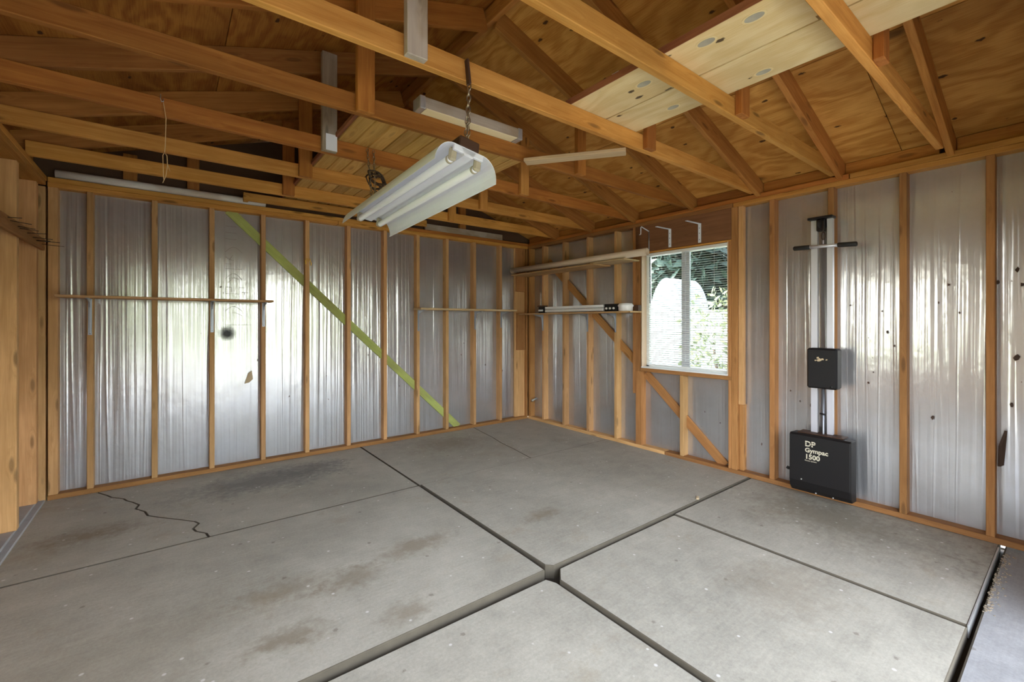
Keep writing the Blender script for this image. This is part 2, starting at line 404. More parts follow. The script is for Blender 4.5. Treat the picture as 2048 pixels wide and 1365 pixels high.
def chain_part(name, a, b, mat, parent, link_len=.034, r=.0026, w=.008):
    a = Vector(a); b = Vector(b); d = b-a; n = max(2, int(d.length/(link_len*.78))); X = d.normalized()
    Y = X.orthogonal().normalized(); Z = X.cross(Y); bm = bmesh.new()
    for i in range(n):
        c = a+d*((i+.5)/n); S = Y if i % 2 else Z; pts = []
        for k in range(13):
            t = 2*PI*k/12; pts.append(c+X*math.cos(t)*link_len*.5+S*math.sin(t)*w)
        tube_bm(bm, pts, r, 5, False)
    return link(name, bm_mesh(bm), mat, parent, smooth=True)
def text_part(name, s, size, mw, mat, parent, ext=.0006, bold=0.0):
    cu = bpy.data.curves.new(name, 'FONT'); cu.body = s; cu.size = size; cu.extrude = ext; cu.offset = bold
    cu.resolution_u = 3
    t = bpy.data.objects.new('tmp_text', cu); C.objects.link(t)
    dg = bpy.context.evaluated_depsgraph_get(); me = bpy.data.meshes.new_from_object(t.evaluated_get(dg))
    bpy.data.objects.remove(t); bpy.data.curves.remove(cu)
    return link(name, me, mat, parent, mw)

H = 2.411; HP = 2.487; D = .089   # underside of top plates, top of plates, stud depth

# ================================================================== FLOOR
floor = empty('floor', (-2.4, -2.4, 0)); tag(floor, kind='structure')
bounds('joint_bed', (-4.95, -5.05, -.2), (.2, .12, -.07), 'dirt', floor, 0)
g = .004
crack1 = [(-4.50, -.0), (-4.43, -.13), (-4.40, -.20), (-4.32, -.30), (-4.30, -.36), (-4.26, -.43), (-4.22, -.52), (-4.235, -.60), (-4.18, -.70), (-4.16, -.80), (-4.10, -.88), (-3.98, -1.02), (-3.90, -1.12), (-3.88, -1.17), (-3.915, -1.24), (-3.90, -1.30), (-3.85, -1.37), (-3.84, -1.436)]
slab('slab', [(-4.86, .09), (-4.86, -1.436)]+[(x-.004, y) for x, y in crack1[::-1]]+[(-4.50, .09)], 0, 'concrete', floor, bev=.003)
slab('slab', [(x+.004, y) for x, y in crack1]+[(-2.386, -1.436), (-2.386, .09), (-4.49, .09)], -.001, 'concrete', floor, bev=.004)
crack2 = [(-.90, .09), (-.97, -.35), (-1.0, -.55), (-1.06, -.80), (-1.09, -1.05), (-1.15, -1.40), (-1.155, -1.438)]
slab('slab', [(-2.374, .09), (-2.374, -1.438)]+[(x-.0015, y) for x, y in crack2[::-1]], 0, 'concrete', floor, bev=.003)
slab('slab', [(x+.0015, y) for x, y in crack2]+[(.10, -1.438), (.10, .09)], .001, 'concrete', floor, bev=.003)
slab('slab', [(-4.86, -1.446), (-4.86, -3.03), (-2.395, -3.03), (-2.391, -2.9), (-2.386, -1.446)], 0.0, 'concrete', floor, bev=.005)
slab('slab', [(-2.366, -1.442), (-2.364, -3.0), (-2.33, -3.035), (.10, -3.043), (.10, -1.442)], .004, 'concrete', floor, bev=.005)
slab('slab', [(-4.86, -3.052), (-4.86, -4.53), (-2.404, -4.53), (-2.400, -3.13), (-2.425, -3.072)], -.022, 'concrete', floor, bev=.005)
slab('slab', [(-2.384, -3.14), (-2.386, -4.53), (-1.186, -4.53), (-1.186, -3.060), (-2.31, -3.060)], -.008, 'concrete', floor, bev=.005)
slab('slab', [(-1.172, -3.057), (-1.172, -4.53), (.10, -4.53), (.10, -3.057)], -.004, 'concrete', floor, bev=.004)
slab('slab', [(-4.86, -4.552), (-4.86, -5.04), (-2.0, -5.04), (-2.0, -4.552)], -.024, 'apron', floor)
slab('slab', [(-1.99, -4.552), (-1.99, -5.04), (.10, -5.04), (.10, -4.552)], -.020, 'apron', floor)
bounds('edge_strip', (-1.18, -4.5355, -.06), (-.04, -4.529, -.001), 'galv', floor, .001)
bm = bmesh.new()
for i in range(170):
    x = random.uniform(-.95, -.06); y = -4.553-abs(random.gauss(0, .02)); r = random.uniform(.0025, .0075)
    mm = Matrix.Translation((x, y, -.02+r*.3)) @ Matrix.Rotation(random.random()*6, 4, 'Z') @ Matrix.Diagonal((r, r*.8, r*.6, 1))
    bmesh.ops.create_icosphere(bm, subdivisions=1, radius=1, matrix=mm)
gr = link('gravel', bm_mesh(bm), plain('gravel_grit', (.27, .215, .15), .9)); tag(gr, 'line of brown grit lying along the floor joint at right', 'gravel', kind='stuff')
ch = boxes('wood_chip', [((0, 0, .006), (.05, .022, .012))], 'peel', None, .003, Matrix.Translation((-.80, -3.02, .003)) @ Matrix.Rotation(.5, 4, 'Z'))
tag(ch, 'small cream wood chip lying on the slab joint', 'wood chip')

# ================================================================== WALL BACK (far left wall in the picture)
wb = empty('wall_back', (-2.4, .1, 0)); tag(wb, kind='structure')
bounds('outer_sheathing', (-4.95, .11, 0), (.12, .13, 2.6), 'sheath', wb, 0)
bounds('bottom_plate', (-4.78, 0, 0), (-.0, D, .038), 'stud_brown', wb)
bounds('top_plate', (-4.78, 0, H), (-2.62, D, H+.037), 'joist', wb)
bounds('top_plate', (-2.615, 0, H), (0, D, H+.037), 'joist', wb)
bounds('top_plate', (-4.78, .001, H+.038), (-1.9, D, HP), 'joist', wb)
bounds('top_plate', (-1.895, .001, H+.038), (.08, D, HP), 'joist_dark', wb)
SA = [-4.75, -4.541, -4.14, -3.733, -3.32, -2.924, -2.507, -2.099, -1.693, -1.30, -.894, -.475]
for i, x in enumerate(SA):
    wd = .055 if i == 0 else .040
    bounds('stud', (x-wd/2, random.uniform(0, .004), .038), (x+wd/2, D, H), 'stud', wb)
bounds('corner_post', (-.20, .036, .038), (-.03, .078, H), 'stud', wb)
bounds('corner_stud', (-.03, 0, .038), (.0, D, H), 'stud_brown', wb)
bounds('block', (-.20, 0, 1.80), (-.05, .035, H), 'stud_brown', wb); bounds('block', (-.19, 0, .98), (-.05, .035, 1.50), 'stud_brown', wb)
def foil_panel(parent, a, b, z0, z1, wall):
    nx = max(3, int((b-a)/.05)); nz = 30; bm = bmesh.new(); sd = random.uniform(0, 99)
    tilt = random.uniform(-.010, .010); bow = random.uniform(-.004, .007)
    grid = []
    for j in range(nz+1):
        row = []
        for i in range(nx+1):
            u = i/nx; v = j/nz; h = a+(b-a)*u; z = z0+(z1-z0)*v
            n = mnoise.noise(Vector((h*3+sd, z*1.3, sd)))*.0035+mnoise.noise(Vector((h*9+sd, z*2.5, 3)))*.0012
            off = D-.006+n+tilt*(u-.5)*(b-a)-bow*math.sin(PI*u)*.6
            off = min(off, D+.012)
            row.append(bm.verts.new((h, off, z) if wall == 'A' else (off, h, z)))
        grid.append(row)
    for j in range(nz):
        for i in range(nx):
            q = (grid[j][i], grid[j][i+1], grid[j+1][i+1], grid[j+1][i])
            bm.faces.new(q if wall == 'A' else q[::-1])
    return link('foil_panel', bm_mesh(bm), 'foil', parent, smooth=True)
ed = [(-4.7225, -4.561)]+[(SA[i]+.02, SA[i+1]-.02) for i in range(1, 11)]+[(SA[11]+.02, -.03)]
for a, b in ed: foil_panel(wb, a, b, .039, H-.001, 'A')
# let-in brace painted yellow green, behind the studs
br = beam('brace', (-3.60, .072, 2.425), (-1.105, .072, .03), .016, .082, 'green', wb, up=(0, 1, 0) if False else (.693, 0, .72), bev=.002)
br['label'] = 'yellow green painted brace board'
# dark reflection painted on as a soft disc, and the printed outline letters on the foil (flat print, 1 mm proud)
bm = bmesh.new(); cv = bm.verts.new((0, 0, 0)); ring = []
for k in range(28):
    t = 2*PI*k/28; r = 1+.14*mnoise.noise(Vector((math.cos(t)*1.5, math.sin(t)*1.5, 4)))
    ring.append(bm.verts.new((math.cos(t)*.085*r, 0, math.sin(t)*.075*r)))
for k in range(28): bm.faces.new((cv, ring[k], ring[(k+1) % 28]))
def painted_reflection_mat():
    m, nt, p = new_mat('soft_painted_reflection'); b = NB(nt); tc = b.add('ShaderNodeTexCoord')
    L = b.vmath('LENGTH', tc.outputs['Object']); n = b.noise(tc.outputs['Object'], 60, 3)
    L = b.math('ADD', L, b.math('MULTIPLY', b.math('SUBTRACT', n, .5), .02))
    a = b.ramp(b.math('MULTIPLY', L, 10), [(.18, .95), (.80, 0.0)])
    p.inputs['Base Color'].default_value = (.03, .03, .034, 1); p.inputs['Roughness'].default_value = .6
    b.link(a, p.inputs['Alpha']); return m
link('painted_reflection', bm_mesh(bm), painted_reflection_mat(), wb, Matrix.Translation((-3.61, .0735, 1.265)))
def stroke(bm, pts, wdt=.003):
    for (x0, z0), (x1, z1) in zip(pts, pts[1:]):
        d = Vector((x1-x0, 0, z1-z0)); n = Vector((-d.z, 0, d.x)).normalized()*wdt/2
        vs = [bm.verts.new((x0+n.x*s, .0735, z0+n.z*s)) for s in (1, -1)]+[bm.verts.new((x1+n.x*s, .0735, z1+n.z*s)) for s in (-1, 1)]
        bm.faces.new(vs)
bm = bmesh.new(); L0, L1 = -3.625, -3.49
def arc(cz, hgt): return [(L0+(L1-L0)*k/10, cz+hgt*math.sin(PI*k/10)) for k in range(11)]
for z in (2.275, 2.215, 2.155): stroke(bm, [(L0, z), (L0+.09, z)])
stroke(bm, arc(2.03, .05)); stroke(bm, arc(1.985, -.03)[:6]); stroke(bm, [(L0+.03, 1.955), (L0+.06, 2.005)])
for z in (1.92, 1.875): stroke(bm, [(L0, z), (L1, z)] if z < 1.9 else [(L0, z), (L0+.05, z)])
stroke(bm, arc(1.775, .055)); stroke(bm, arc(1.76, .03)[2:9]); stroke(bm, [(L0+.02, 1.74), (L0+.05, 1.775)])
stroke(bm, [(L0, 1.70), (L0+.05, 1.70), (L0+.05, 1.655)]); stroke(bm, [(L0, 1.70), (L0, 1.64), (L0+.11, 1.64)]); stroke(bm, [(L0+.11, 1.70), (L1+.02, 1.70)]); stroke(bm, [(L1, 1.655), (L1+.06, 1.655)]); stroke(bm, [(L1+.02, 1.655), (L1+.02, 1.63)])
stroke(bm, arc(1.475, .045)); stroke(bm, arc(1.43, .03)[4:]); stroke(bm, [(L0, 1.345), (L1+.08, 1.345)], .003)
link('printed_letters', bm_mesh(bm), 'ink', wb)
tie = tube('cord_tie', [(-2.94, -.006, 1.96), (-2.945, -.008, 2.0), (-2.93, -.012, 2.02), (-2.915, -.008, 1.985), (-2.905, -.012, 2.02), (-2.89, -.008, 1.97), (-2.895, -.006, 1.95)], .005, 'yellow', wb, 6)
tie['label'] = 'yellow cord knotted round a stud'
# torn flakes of the foil
def flake(parent, wall, h, z, s, seed):
    rnd = random.Random(seed); n = 7; pts = []
    for k in range(n):
        t = 2*PI*k/n; r = s*rnd.uniform(.45, 1.1); pts.append((math.cos(t)*r*.32, math.sin(t)*r*.55))
    y0 = .0715
    if wall == 'A': poly = [(h+p, y0, z+q) for p, q in pts]; v = (0, -.003, 0)
    else: poly = [(y0, h+p, z+q) for p, q in pts]; v = (-.003, 0, 0)
    return prism('torn_flake', poly, v, 'tear', parent)
for i, (h, z, s) in enumerate([(-3.66, 1.70, .02), (-3.36, 1.0, .022), (-3.08, .62, .02), (-2.72, .80, .018), (-2.70, .55, .02), (-2.3, 1.20, .018), (-2.27, 1.0, .02), (-1.9, .62, .022), (-1.06, .95, .02), (-1.02, 1.1, .018), (-.68, .8, .026), (-.4, .70, .03)]):
    flake(wb, 'A', h, z, s, i)
pe = prism('peeled_patch', [(-3.47, .0715, .78), (-3.44, .0715, .88), (-3.41, .0715, .90), (-3.40, .0715, .82), (-3.43, .0715, .79)], (0, -.004, 0), 'peel', wb); pe['label'] = 'tan torn patch in the foil'

# ================================================================== WALL RIGHT
YE = -4.88
wr = empty('wall_right', (.1, -2.4, 0)); tag(wr, kind='structure')
WY0, WY1, WZ0, WZ1 = -2.86, -1.92, .88, 2.12
boxes('outer_sheathing', [((.12, (.12+WY1)/2, 1.3), (.02, .12-WY1, 2.6)), ((.12, (YE+WY0)/2-.07, 1.3), (.02, WY0-YE+.14, 2.6)), ((.12, (WY0+WY1)/2, WZ0/2), (.02, WY1-WY0, WZ0)), ((.12, (WY0+WY1)/2, (WZ1+2.6)/2), (.02, WY1-WY0, 2.6-WZ1))], 'sheath', wr, 0)
bounds('bottom_plate', (0, -2.2, 0), (D, 0, .038), 'stud', wr); bounds('bottom_plate', (0, YE, 0), (D, -2.204, .038), 'stud_brown', wr)
bounds('top_plate', (0, -2.90, H), (D, 0, H+.037), 'stud_brown', wr); bounds('top_plate', (0, YE, H), (D, -2.905, H+.037), 'joist', wr)
bounds('top_plate', (0, -3.77, H+.038), (D, -.0, HP), 'joist_dark', wr); bounds('top_plate', (0, YE, H+.038), (D, -3.775, HP), 'joist', wr)
for y in (-.32, -.72, -1.14, -1.568): bounds('stud', (0, y-.019, .038), (D, y+.019, H), 'stud', wr)
bounds('corner_stud', (.0, -.055, .038), (D, -.012, H), 'stud_brown', wr)
bounds('king_stud', (0, -1.92, .038), (D, -1.845, WZ0-.042), 'stud_brown', wr); bounds('king_stud', (0, -1.905, WZ0-.042), (D, -1.845, H), 'stud_brown', wr)
bounds('side_board', (.002, -1.843, .59), (.06, -1.805, H), 'stud_brown', wr)
bounds('trimmer', (0, -2.888, .038), (D, -2.862, WZ1), 'stud_brown', wr)
bounds('king_stud', (0, -2.944, .038), (D, -2.890, H), 'stud_brown', wr)
bounds('side_board', (.012, -2.99, .63), (.06, -2.946, H), 'stud', wr)
bounds('side_stud', (.03, -2.985, .038), (D, -2.946, .63), 'stud_brown', wr)
bounds('cripple_stud', (0, -2.415, .038), (D, -2.375, WZ0-.042), 'stud', wr)
bounds('sill_plate', (-.002, -2.888, WZ0-.04), (D, -1.905, WZ0-.002), 'stud_brown', wr)
bounds('header_board', (.0, -2.888, WZ1+.004), (D, -1.845, H), 'header', wr)
bounds('header_trim', (-.004, -2.888, WZ1-.012), (D, -1.905, WZ1+.003), 'joist', wr)
for y in (-3.232, -3.655, -4.08, -4.495, -4.86): bounds('stud', (0, y-.02, .038), (D, y+.02, H), 'stud_brown', wr)
for a, b, z0, z1 in [(-.301, -.056, .039, H-.001), (-.701, -.339, .039, H-.001), (-1.121, -.739, .039, H-.001), (-1.549, -1.159, .039, H-.001), (-1.845, -1.587, .039, H-.001),
                     (-2.375, -1.92, .039, WZ0-.042), (-2.862, -2.415, .039, WZ0-.042),
                     (-3.212, -2.946, .039, H-.001), (-3.635, -3.252, .039, H-.001), (-4.06, -3.675, .039, H-.001), (-4.475, -4.10, .039, H-.001), (-4.84, -4.515, .039, H-.001)]:
    foil_panel(wr, a, b, z0, z1, 'B')
# let-in diagonal brace, cut round the studs and the window
for a, b in [((-.36, 2.20), (-1.80, .93)), ((-1.93, .815), (-2.80, .03))]:
    beam('brace', (.070, a[0], a[1]), (.070, b[0], b[1]), .018, .09, 'stud_brown', wr, up=(0, .66, .75) if False else (0, -.66, .75))
for i, (h, z, s) in enumerate([(-4.52, 1.62, .03), (-4.6, 1.69, .035), (-4.62, 1.60, .03), (-4.6, 1.15, .05), (-4.58, .86, .03), (-4.22, .72, .03), (-4.3, 1.62, .022), (-4.25, 1.5, .02), (-4.35, 1.43, .02),
                               (-3.98, 1.30, .025), (-4.02, 1.2, .02), (-3.95, 1.45, .016), (-3.87, .92, .02), (-3.9, 1.0, .016), (-3.76, 1.5, .018), (-3.35, .80, .018), (-3.42, .72, .018), (-3.5, .70, .045), (-2.6, .5, .014), (-2.75, .42, .014), (-3.12, .30, .02), (-.5, .95, .014), (-.93, .72, .014)]):
    flake(wr, 'B', h, z, s, 100+i)
prism('torn_flap', [(.07, -4.535, .48), (.05, -4.55, .70), (.045, -4.525, .60), (.06, -4.52, .47)], (-.003, -.012, 0), 'tear', wr)
ps = empty('pipe_stub', (.05, -.10, .27)); tag(ps, 'small shiny pipe stub low in the far corner', 'pipe')
tube('pipe', [(.082, -.10, .29), (.03, -.10, .28), (.0, -.105, .27)], .013, 'galv', ps, 10); tube('cap', [(.002, -.104, .271), (-.012, -.106, .267)], .019, 'galv', ps, 10)

# ================================================================== WALL LEFT
wlf = empty('wall_left', (-4.9, -2.4, 0)); tag(wlf, kind='structure')
LW0, LW1 = -3.40, -2.42
boxes('outer_sheathing', [((-4.935, (.11+LW1)/2, 1.3), (.02, .11-LW1, 2.6)), ((-4.935, (LW0-5.02)/2, 1.3), (.02, LW0+5.02, 2.6)), ((-4.935, (LW0+LW1)/2, .4), (.02, LW1-LW0, .8)), ((-4.935, (LW0+LW1)/2, 2.33), (.02, LW1-LW0, .54))], 'ply_tan', wlf, 0)
bounds('curb', (-4.93, -4.88, -.02), (-4.79, .0, .012), 'curb', wlf, .004)
bounds('bottom_plate', (-4.92, -4.88, .012), (-4.825, 0, .03), 'curb', wlf)
for y in (-.105, -.635, -1.06, -1.5, -1.95, -2.37): bounds('stud', (-4.92, y-.030, .03), (-4.815, y+.030, H), 'stud', wlf)
for y in (-3.45, -3.9, -4.3, -4.7): bounds('stud', (-4.92, y-.020, .03), (-4.815, y+.020, H), 'stud', wlf)
bounds('corner_post', (-4.92, .0, 0.0), (-4.79, .088, H), 'stud', wlf)
bounds('wall_board', (-4.924, -.6, .03), (-4.921, 0, H), 'ply_tan', wlf, 0); bounds('wall_board', (-4.924, -1.55, .03), (-4.921, -.61, H), 'ply_tan', wlf, 0); bounds('wall_board', (-4.924, LW1, .03), (-4.921, -1.56, H), 'ply_tan', wlf, 0)
bounds('top_plate', (-4.92, -4.88, H), (-4.782, -.03, H+.037), 'joist', wlf); bounds('top_plate', (-4.92, -4.88, H+.038), (-4.782, .0, HP), 'joist', wlf)
bounds('ledger', (-4.814, -1.6, 1.915), (-4.788, -.02, 2.0), 'stud_brown', wlf)
for y, z, dx in [(-1.0, 1.985, .06), (-.95, 1.975, .09), (-.78, 1.97, .08), (-.74, 1.965, .085), (-.55, 1.965, .09), (-.40, 1.96, .10), (-.30, 1.95, .12), (-.28, 1.955, .07), (-.12, 1.95, .12)]:
    tube('nail', [(-4.79, y, z), (-4.79+dx, y+random.uniform(-.01, .01), z+random.uniform(-.012, .006))], .0022, 'nail', wlf, 6)

# ================================================================== WALL FRONT (around the open garage door, behind the camera)
wf = empty('wall_front', (-2.4, -4.95, 0)); tag(wf, kind='structure')
FY0, FY1 = -5.02, -4.885
bounds('jamb_wall', (-.93, FY0, 0), (.13, FY1, 2.6), 'ply_tan', wf, .004); bounds('jamb_wall', (-4.95, FY0, 0), (-4.55, FY1, 2.6), 'ply_tan', wf, .004)
bounds('header', (-4.55, FY0, 2.13), (-.93, FY1, 2.6), 'stud_brown', wf, .004)
prism('gable_board', [(-4.95, FY1-.02, 2.59), (.13, FY1-.02, 2.59), (-2.37, FY1-.02, 2.46+.345*2.37+.155)], (0, -.02, 0), 'ply_tan', wf)

# ================================================================== CEILING: trusses, roof boards
cl = empty('ceiling', (-2.4, -2.4, 2.49)); tag(cl, kind='structure')
XR = -2.37; JY = [-4.28, -3.675, -3.085, -2.47, -1.79, -1.15, -.53]
zr = lambda x: 2.46+.345*abs(x)          # underside of the right hand rafters
zl = lambda x: 2.54+.32*(x+4.74)         # underside of the left hand rafters
TH = .145
jm = ['joist', 'joist', 'joist', 'joist_dark', 'joist_dark', 'joist', 'joist']
for k, y in enumerate(JY):
    hh = .100
    bounds('joist', (-4.80, y-.019, HP), (-.02 if k else -.1, y+.019, HP+hh), 'joist' if k not in (3, 4) else 'joist_dark', cl)
    # right rafter beside the joist on the camera side, left rafter beyond it
    yr = y-.038; x0, x1 = .42, XR+.02
    prism_pts = [(x0, yr-.018, zr(-x0)-.29*0 if False else 2.46-.345*x0), (x1, yr-.018, zr(x1)), (x1, yr-.018, zr(x1)+TH), (x0, yr-.018, 2.46-.345*x0+TH)]
    def sloped(nm, xa, za, xb, zb, yy, mat):
        a = Vector((xa, yy, za+TH/2)); b = Vector((xb, yy, zb+TH/2)); cosA = abs(xb-xa)/(b-a).length
        return beam(nm, a, b, .037, TH*cosA, mat, cl)
    sloped('rafter', .40, 2.46-.345*.40, XR+.022, zr(XR+.022), yr, 'rafter')
    sloped('rafter', -5.15, zl(-5.15), XR-.022, zl(XR-.022), y+.038, 'rafter' if k not in (2, 3) else 'joist_dark')
bounds('ridge_beam', (XR-.019, -5.3, 3.325), (XR+.019, .35, 3.43), 'rafter', cl)
# hangers from the rafters to the joists
for k, y in enumerate(JY):
    if k >= 1:
        x = -3.21; m = {2: 'grey_wood', 4: 'grey_wood'}.get(k, 'joist_dark')
        bounds('hanger_board', (x-.047, y-.058, HP+.0 if k != 6 else HP), (x+.047, y-.020, zl(x)+.10), m, cl)
    x = -1.565 if k else -1.61
    m = 'joist' if k >= 4 else 'joist_dark'
    bounds('hanger_board', (x-.045, y-.058, HP+.004), (x+.045, y-.020, zr(x)-.001), m, cl)
bounds('paint_patch', (-3.235, -1.850, HP+.004), (-3.165, -1.849, HP+.11), 'white_metal', cl, 0)
# short hanger in front of the third joist, and a loose brace flat between two joists
beam('brace_board', (-2.10, -2.50, HP-.012), (-1.70, -3.04, HP-.012), .09, .022, 'shelf_pale', cl)
# roof boards
TB = .016
for side in (1, -1):
    if side == 1: f = lambda x: 2.46-.345*x+TH; xe, slope = .45, .345
    else: f = lambda x: zl(x)+TH; xe, slope = -5.19, .32
    xm = xe+(XR-xe)*.5
    for r, (xa, xb) in enumerate(((xe, xm), (xm, XR-.0*side))):
        ys = [(.38, -1.62), (-1.624, -4.06), (-4.064, -5.3)] if r == 0 else [(.38, -.66), (-.664, -3.10), (-3.104, -5.3)]
        for (ya, yb) in ys:
            a = Vector((xa, 0, f(xa))); b = Vector((xb, 0, f(xb))); d = (b-a); X = Vector((0, -1, 0)); Y = d.normalized(); Z = X.cross(Y)
            if Z.z < 0: X = -X; Z = -Z
            R = Matrix((X, Y, Z)).transposed().to_4x4()
            bm = bmesh.new(); box_bm(bm, (0, 0, 0), (ya-yb, d.length-.004, TB), .001)
            link('roof_board', bm_mesh(bm), 'ply' if side == 1 else 'ply_orange', cl, Matrix.Translation(((xa+xb)/2, (ya+yb)/2, (a.z+b.z)/2+TB/2+.001)) @ R)
for xa, xb, f in ((.47, XR, lambda x: 2.46-.345*x+TH), (-5.21, XR, lambda x: zl(x)+TH)):
    prism('roof_shade_cover', [(xa, .42, f(xa)+.022), (xb, .42, f(xb)+.026), (xb, .42, f(xb)+.034), (xa, .42, f(xa)+.030)], (0, -6.6, 0), 'sheath', cl)  # added unseen cover: stops light leaks, overhang lengthened to shade the near floor
# blocks closing the eaves between the rafters
ys = [.09]+[JY[k] for k in range(6, -1, -1)]+[-4.9]
for ya, yb in zip(ys, ys[1:]):
    bounds('eave_block', (.05, yb+.022, HP), (.085, ya-.06, 2.46-.345*.07+TH), 'joist_dark', cl)
    bounds('eave_block', (-4.90, yb+.06, HP), (-4.865, ya-.022, zl(-4.88)+TH), 'joist_dark', cl)
# gable above the back wall
prism('gable_board', [(-4.95, .092, HP+.001), (.12, .092, HP+.001), (.12, .092, 2.46-.345*.12+TH+.012), (XR, .092, zr(XR)+TH+.012), (-4.95, .092, zl(-4.95)+TH+.012)], (0, .02, 0), 'sheath', cl)
for x in (-3.87, -1.05, -4.3): bounds('gable_stud', (x-.045, .04, HP), (x+.045, .088, (zl(x) if x < XR else zr(x))+.1), 'rafter', cl)
# small white piece close under the roof boards
prism('white_piece', [(-1.55, -2.86, zr(-1.55)+TH-.012), (-1.42, -2.86, zr(-1.42)+TH-.012), (-1.42, -2.80, zr(-1.42)+TH-.012), (-1.55, -2.80, zr(-1.55)+TH-.012)], (0, 0, .004), 'white_plastic', cl)

# -- boards lying on the joists
def thing_box(name, lo, hi, mat, label, cat, bev=.003, group=None, axis=None):
    o = bounds(name, lo, hi, mat, None, bev, axis); tag(o, label, cat, group); return o
ZT = HP+.1005
def plank_poly(name, poly, z, th, mat, parent=None):
    """board outline in plan; local X runs along world Y"""
    c = Vector((sum(p[0] for p in poly)/len(poly), sum(p[1] for p in poly)/len(poly), z))
    R = Matrix(((0, 1, 0), (-1, 0, 0), (0, 0, 1))).to_4x4(); mw = Matrix.Translation(c) @ R; inv = mw.inverted()
    return prism(name, [inv @ Vector((x, y, z)) for x, y in poly], (0, 0, th), mat, parent, mw)
lp = plank_poly('loft_plank', [(-2.26, -3.06), (-1.970, -3.06), (-1.970, -4.20), (-2.0, -4.20), (-2.0, -4.232), (-2.045, -4.232), (-2.045, -4.262), (-1.970, -4.262), (-1.970, -4.86), (-2.26, -4.86)], ZT, .036, 'ply_pale')
tag(lp, 'wide pale plank on the joists, dark reddish edge towards the ridge', 'plank', 'pale planks on the joists')
bounds('edge_face', (-2.2635, -4.86, ZT), (-2.2605, -3.06, ZT+.036), 'board_edge', lp, 0)['label'] = 'dark reddish plank edge'
lp2 = plank_poly('loft_plank', [(-1.958, -3.07), (-1.675, -3.07), (-1.675, -4.86), (-1.958, -4.86), (-1.958, -4.262), (-1.93, -4.262), (-1.93, -4.225), (-1.958, -4.225)], ZT+.001, .034, 'ply_pale')
tag(lp2, 'pale plank on the joists on the window side of the reddish edged plank', 'plank', 'pale planks on the joists')
def disc(name, c, rx, ry, mat, parent, ring=None):
    bm = bmesh.new(); r = bmesh.ops.create_cone(bm, cap_ends=True, segments=20, radius1=1, radius2=1, depth=.002)
    bmesh.ops.scale(bm, verts=r['verts'], vec=(rx, ry, 1)); return link(name, bm_mesh(bm), mat, parent, Matrix.Translation(c))
M['knot'] = plain('grey_knot', (.50, .46, .34), .7, var=.9); M['knot_ring'] = plain('knot_halo', (.72, .57, .28), .7)
for x, y in [(-2.19, -3.85), (-2.19, -4.05), (-2.12, -3.48)]:
    disc('knot', (x, y, ZT-.0003), .030, .048, 'knot_ring', lp); disc('knot', (x, y, ZT-.0012), .022, .038, 'knot', lp)
for x, y in [(-1.78, -3.43), (-1.75, -3.9)]:
    disc('knot', (x, y, ZT+.0006), .027, .044, 'knot_ring', lp2); disc('knot', (x, y, ZT-.0003), .02, .034, 'knot', lp2)
# grooved deck over the far joists
ldk = empty('loft_deck', (-2.53, -1.2, ZT)); tag(ldk, 'deck of narrow grooved boards laid over the far joists', 'deck')
x = -3.15
while x < -1.92:
    wdt = .1025; bm = bmesh.new(); L = 2.53
    prof = [(-wdt/2+.0015, .014), (-wdt/2+.0015, .010), (-wdt/2+.006, 0), (wdt/2-.006, 0), (wdt/2-.0015, .010), (wdt/2-.0015, .014)]
    prism_bm(bm, [(-L/2, p, q) for p, q in prof], (L, 0, 0))
    link('deck_board', bm_mesh(bm), 'deck', ldk, Matrix.Translation((x+wdt/2, -2.445+L/2, ZT)) @ Matrix(((0, -1, 0), (1, 0, 0), (0, 0, 1))).to_4x4())
    x += wdt
bounds('deck_batten', (-3.175, -2.44, ZT-.0), (-3.152, .085, ZT+.03), 'board_edge', ldk)
# timbers lying on the back wall plate
o = tube('white_pole', [(-4.74, .030, HP+.036), (-4.3, .032, HP+.037), (-3.8, .028, HP+.036), (-3.30, .030, HP+.035)], .034, 'white_wood', None, 12)
tag(o, 'long pole with flaking white paint on the back wall plate', 'pole')
thing_box('grey_board', (-1.60, .012, HP+.001), (-.44, .036, HP+.078), 'grey_wood', 'grey weathered board lying on the back wall plate beside the corner', 'board')
thing_box('chord_board', (-3.50, -.115, HP+.012), (-1.64, -.079, HP+.085), 'joist', 'loose timber above the back wall plate under the grooved deck', 'timber')
bounds('prop', (-3.5, -.11, HP-.0), (-3.46, -.085, HP+.012), 'joist', bpy.data.objects['chord_board'])

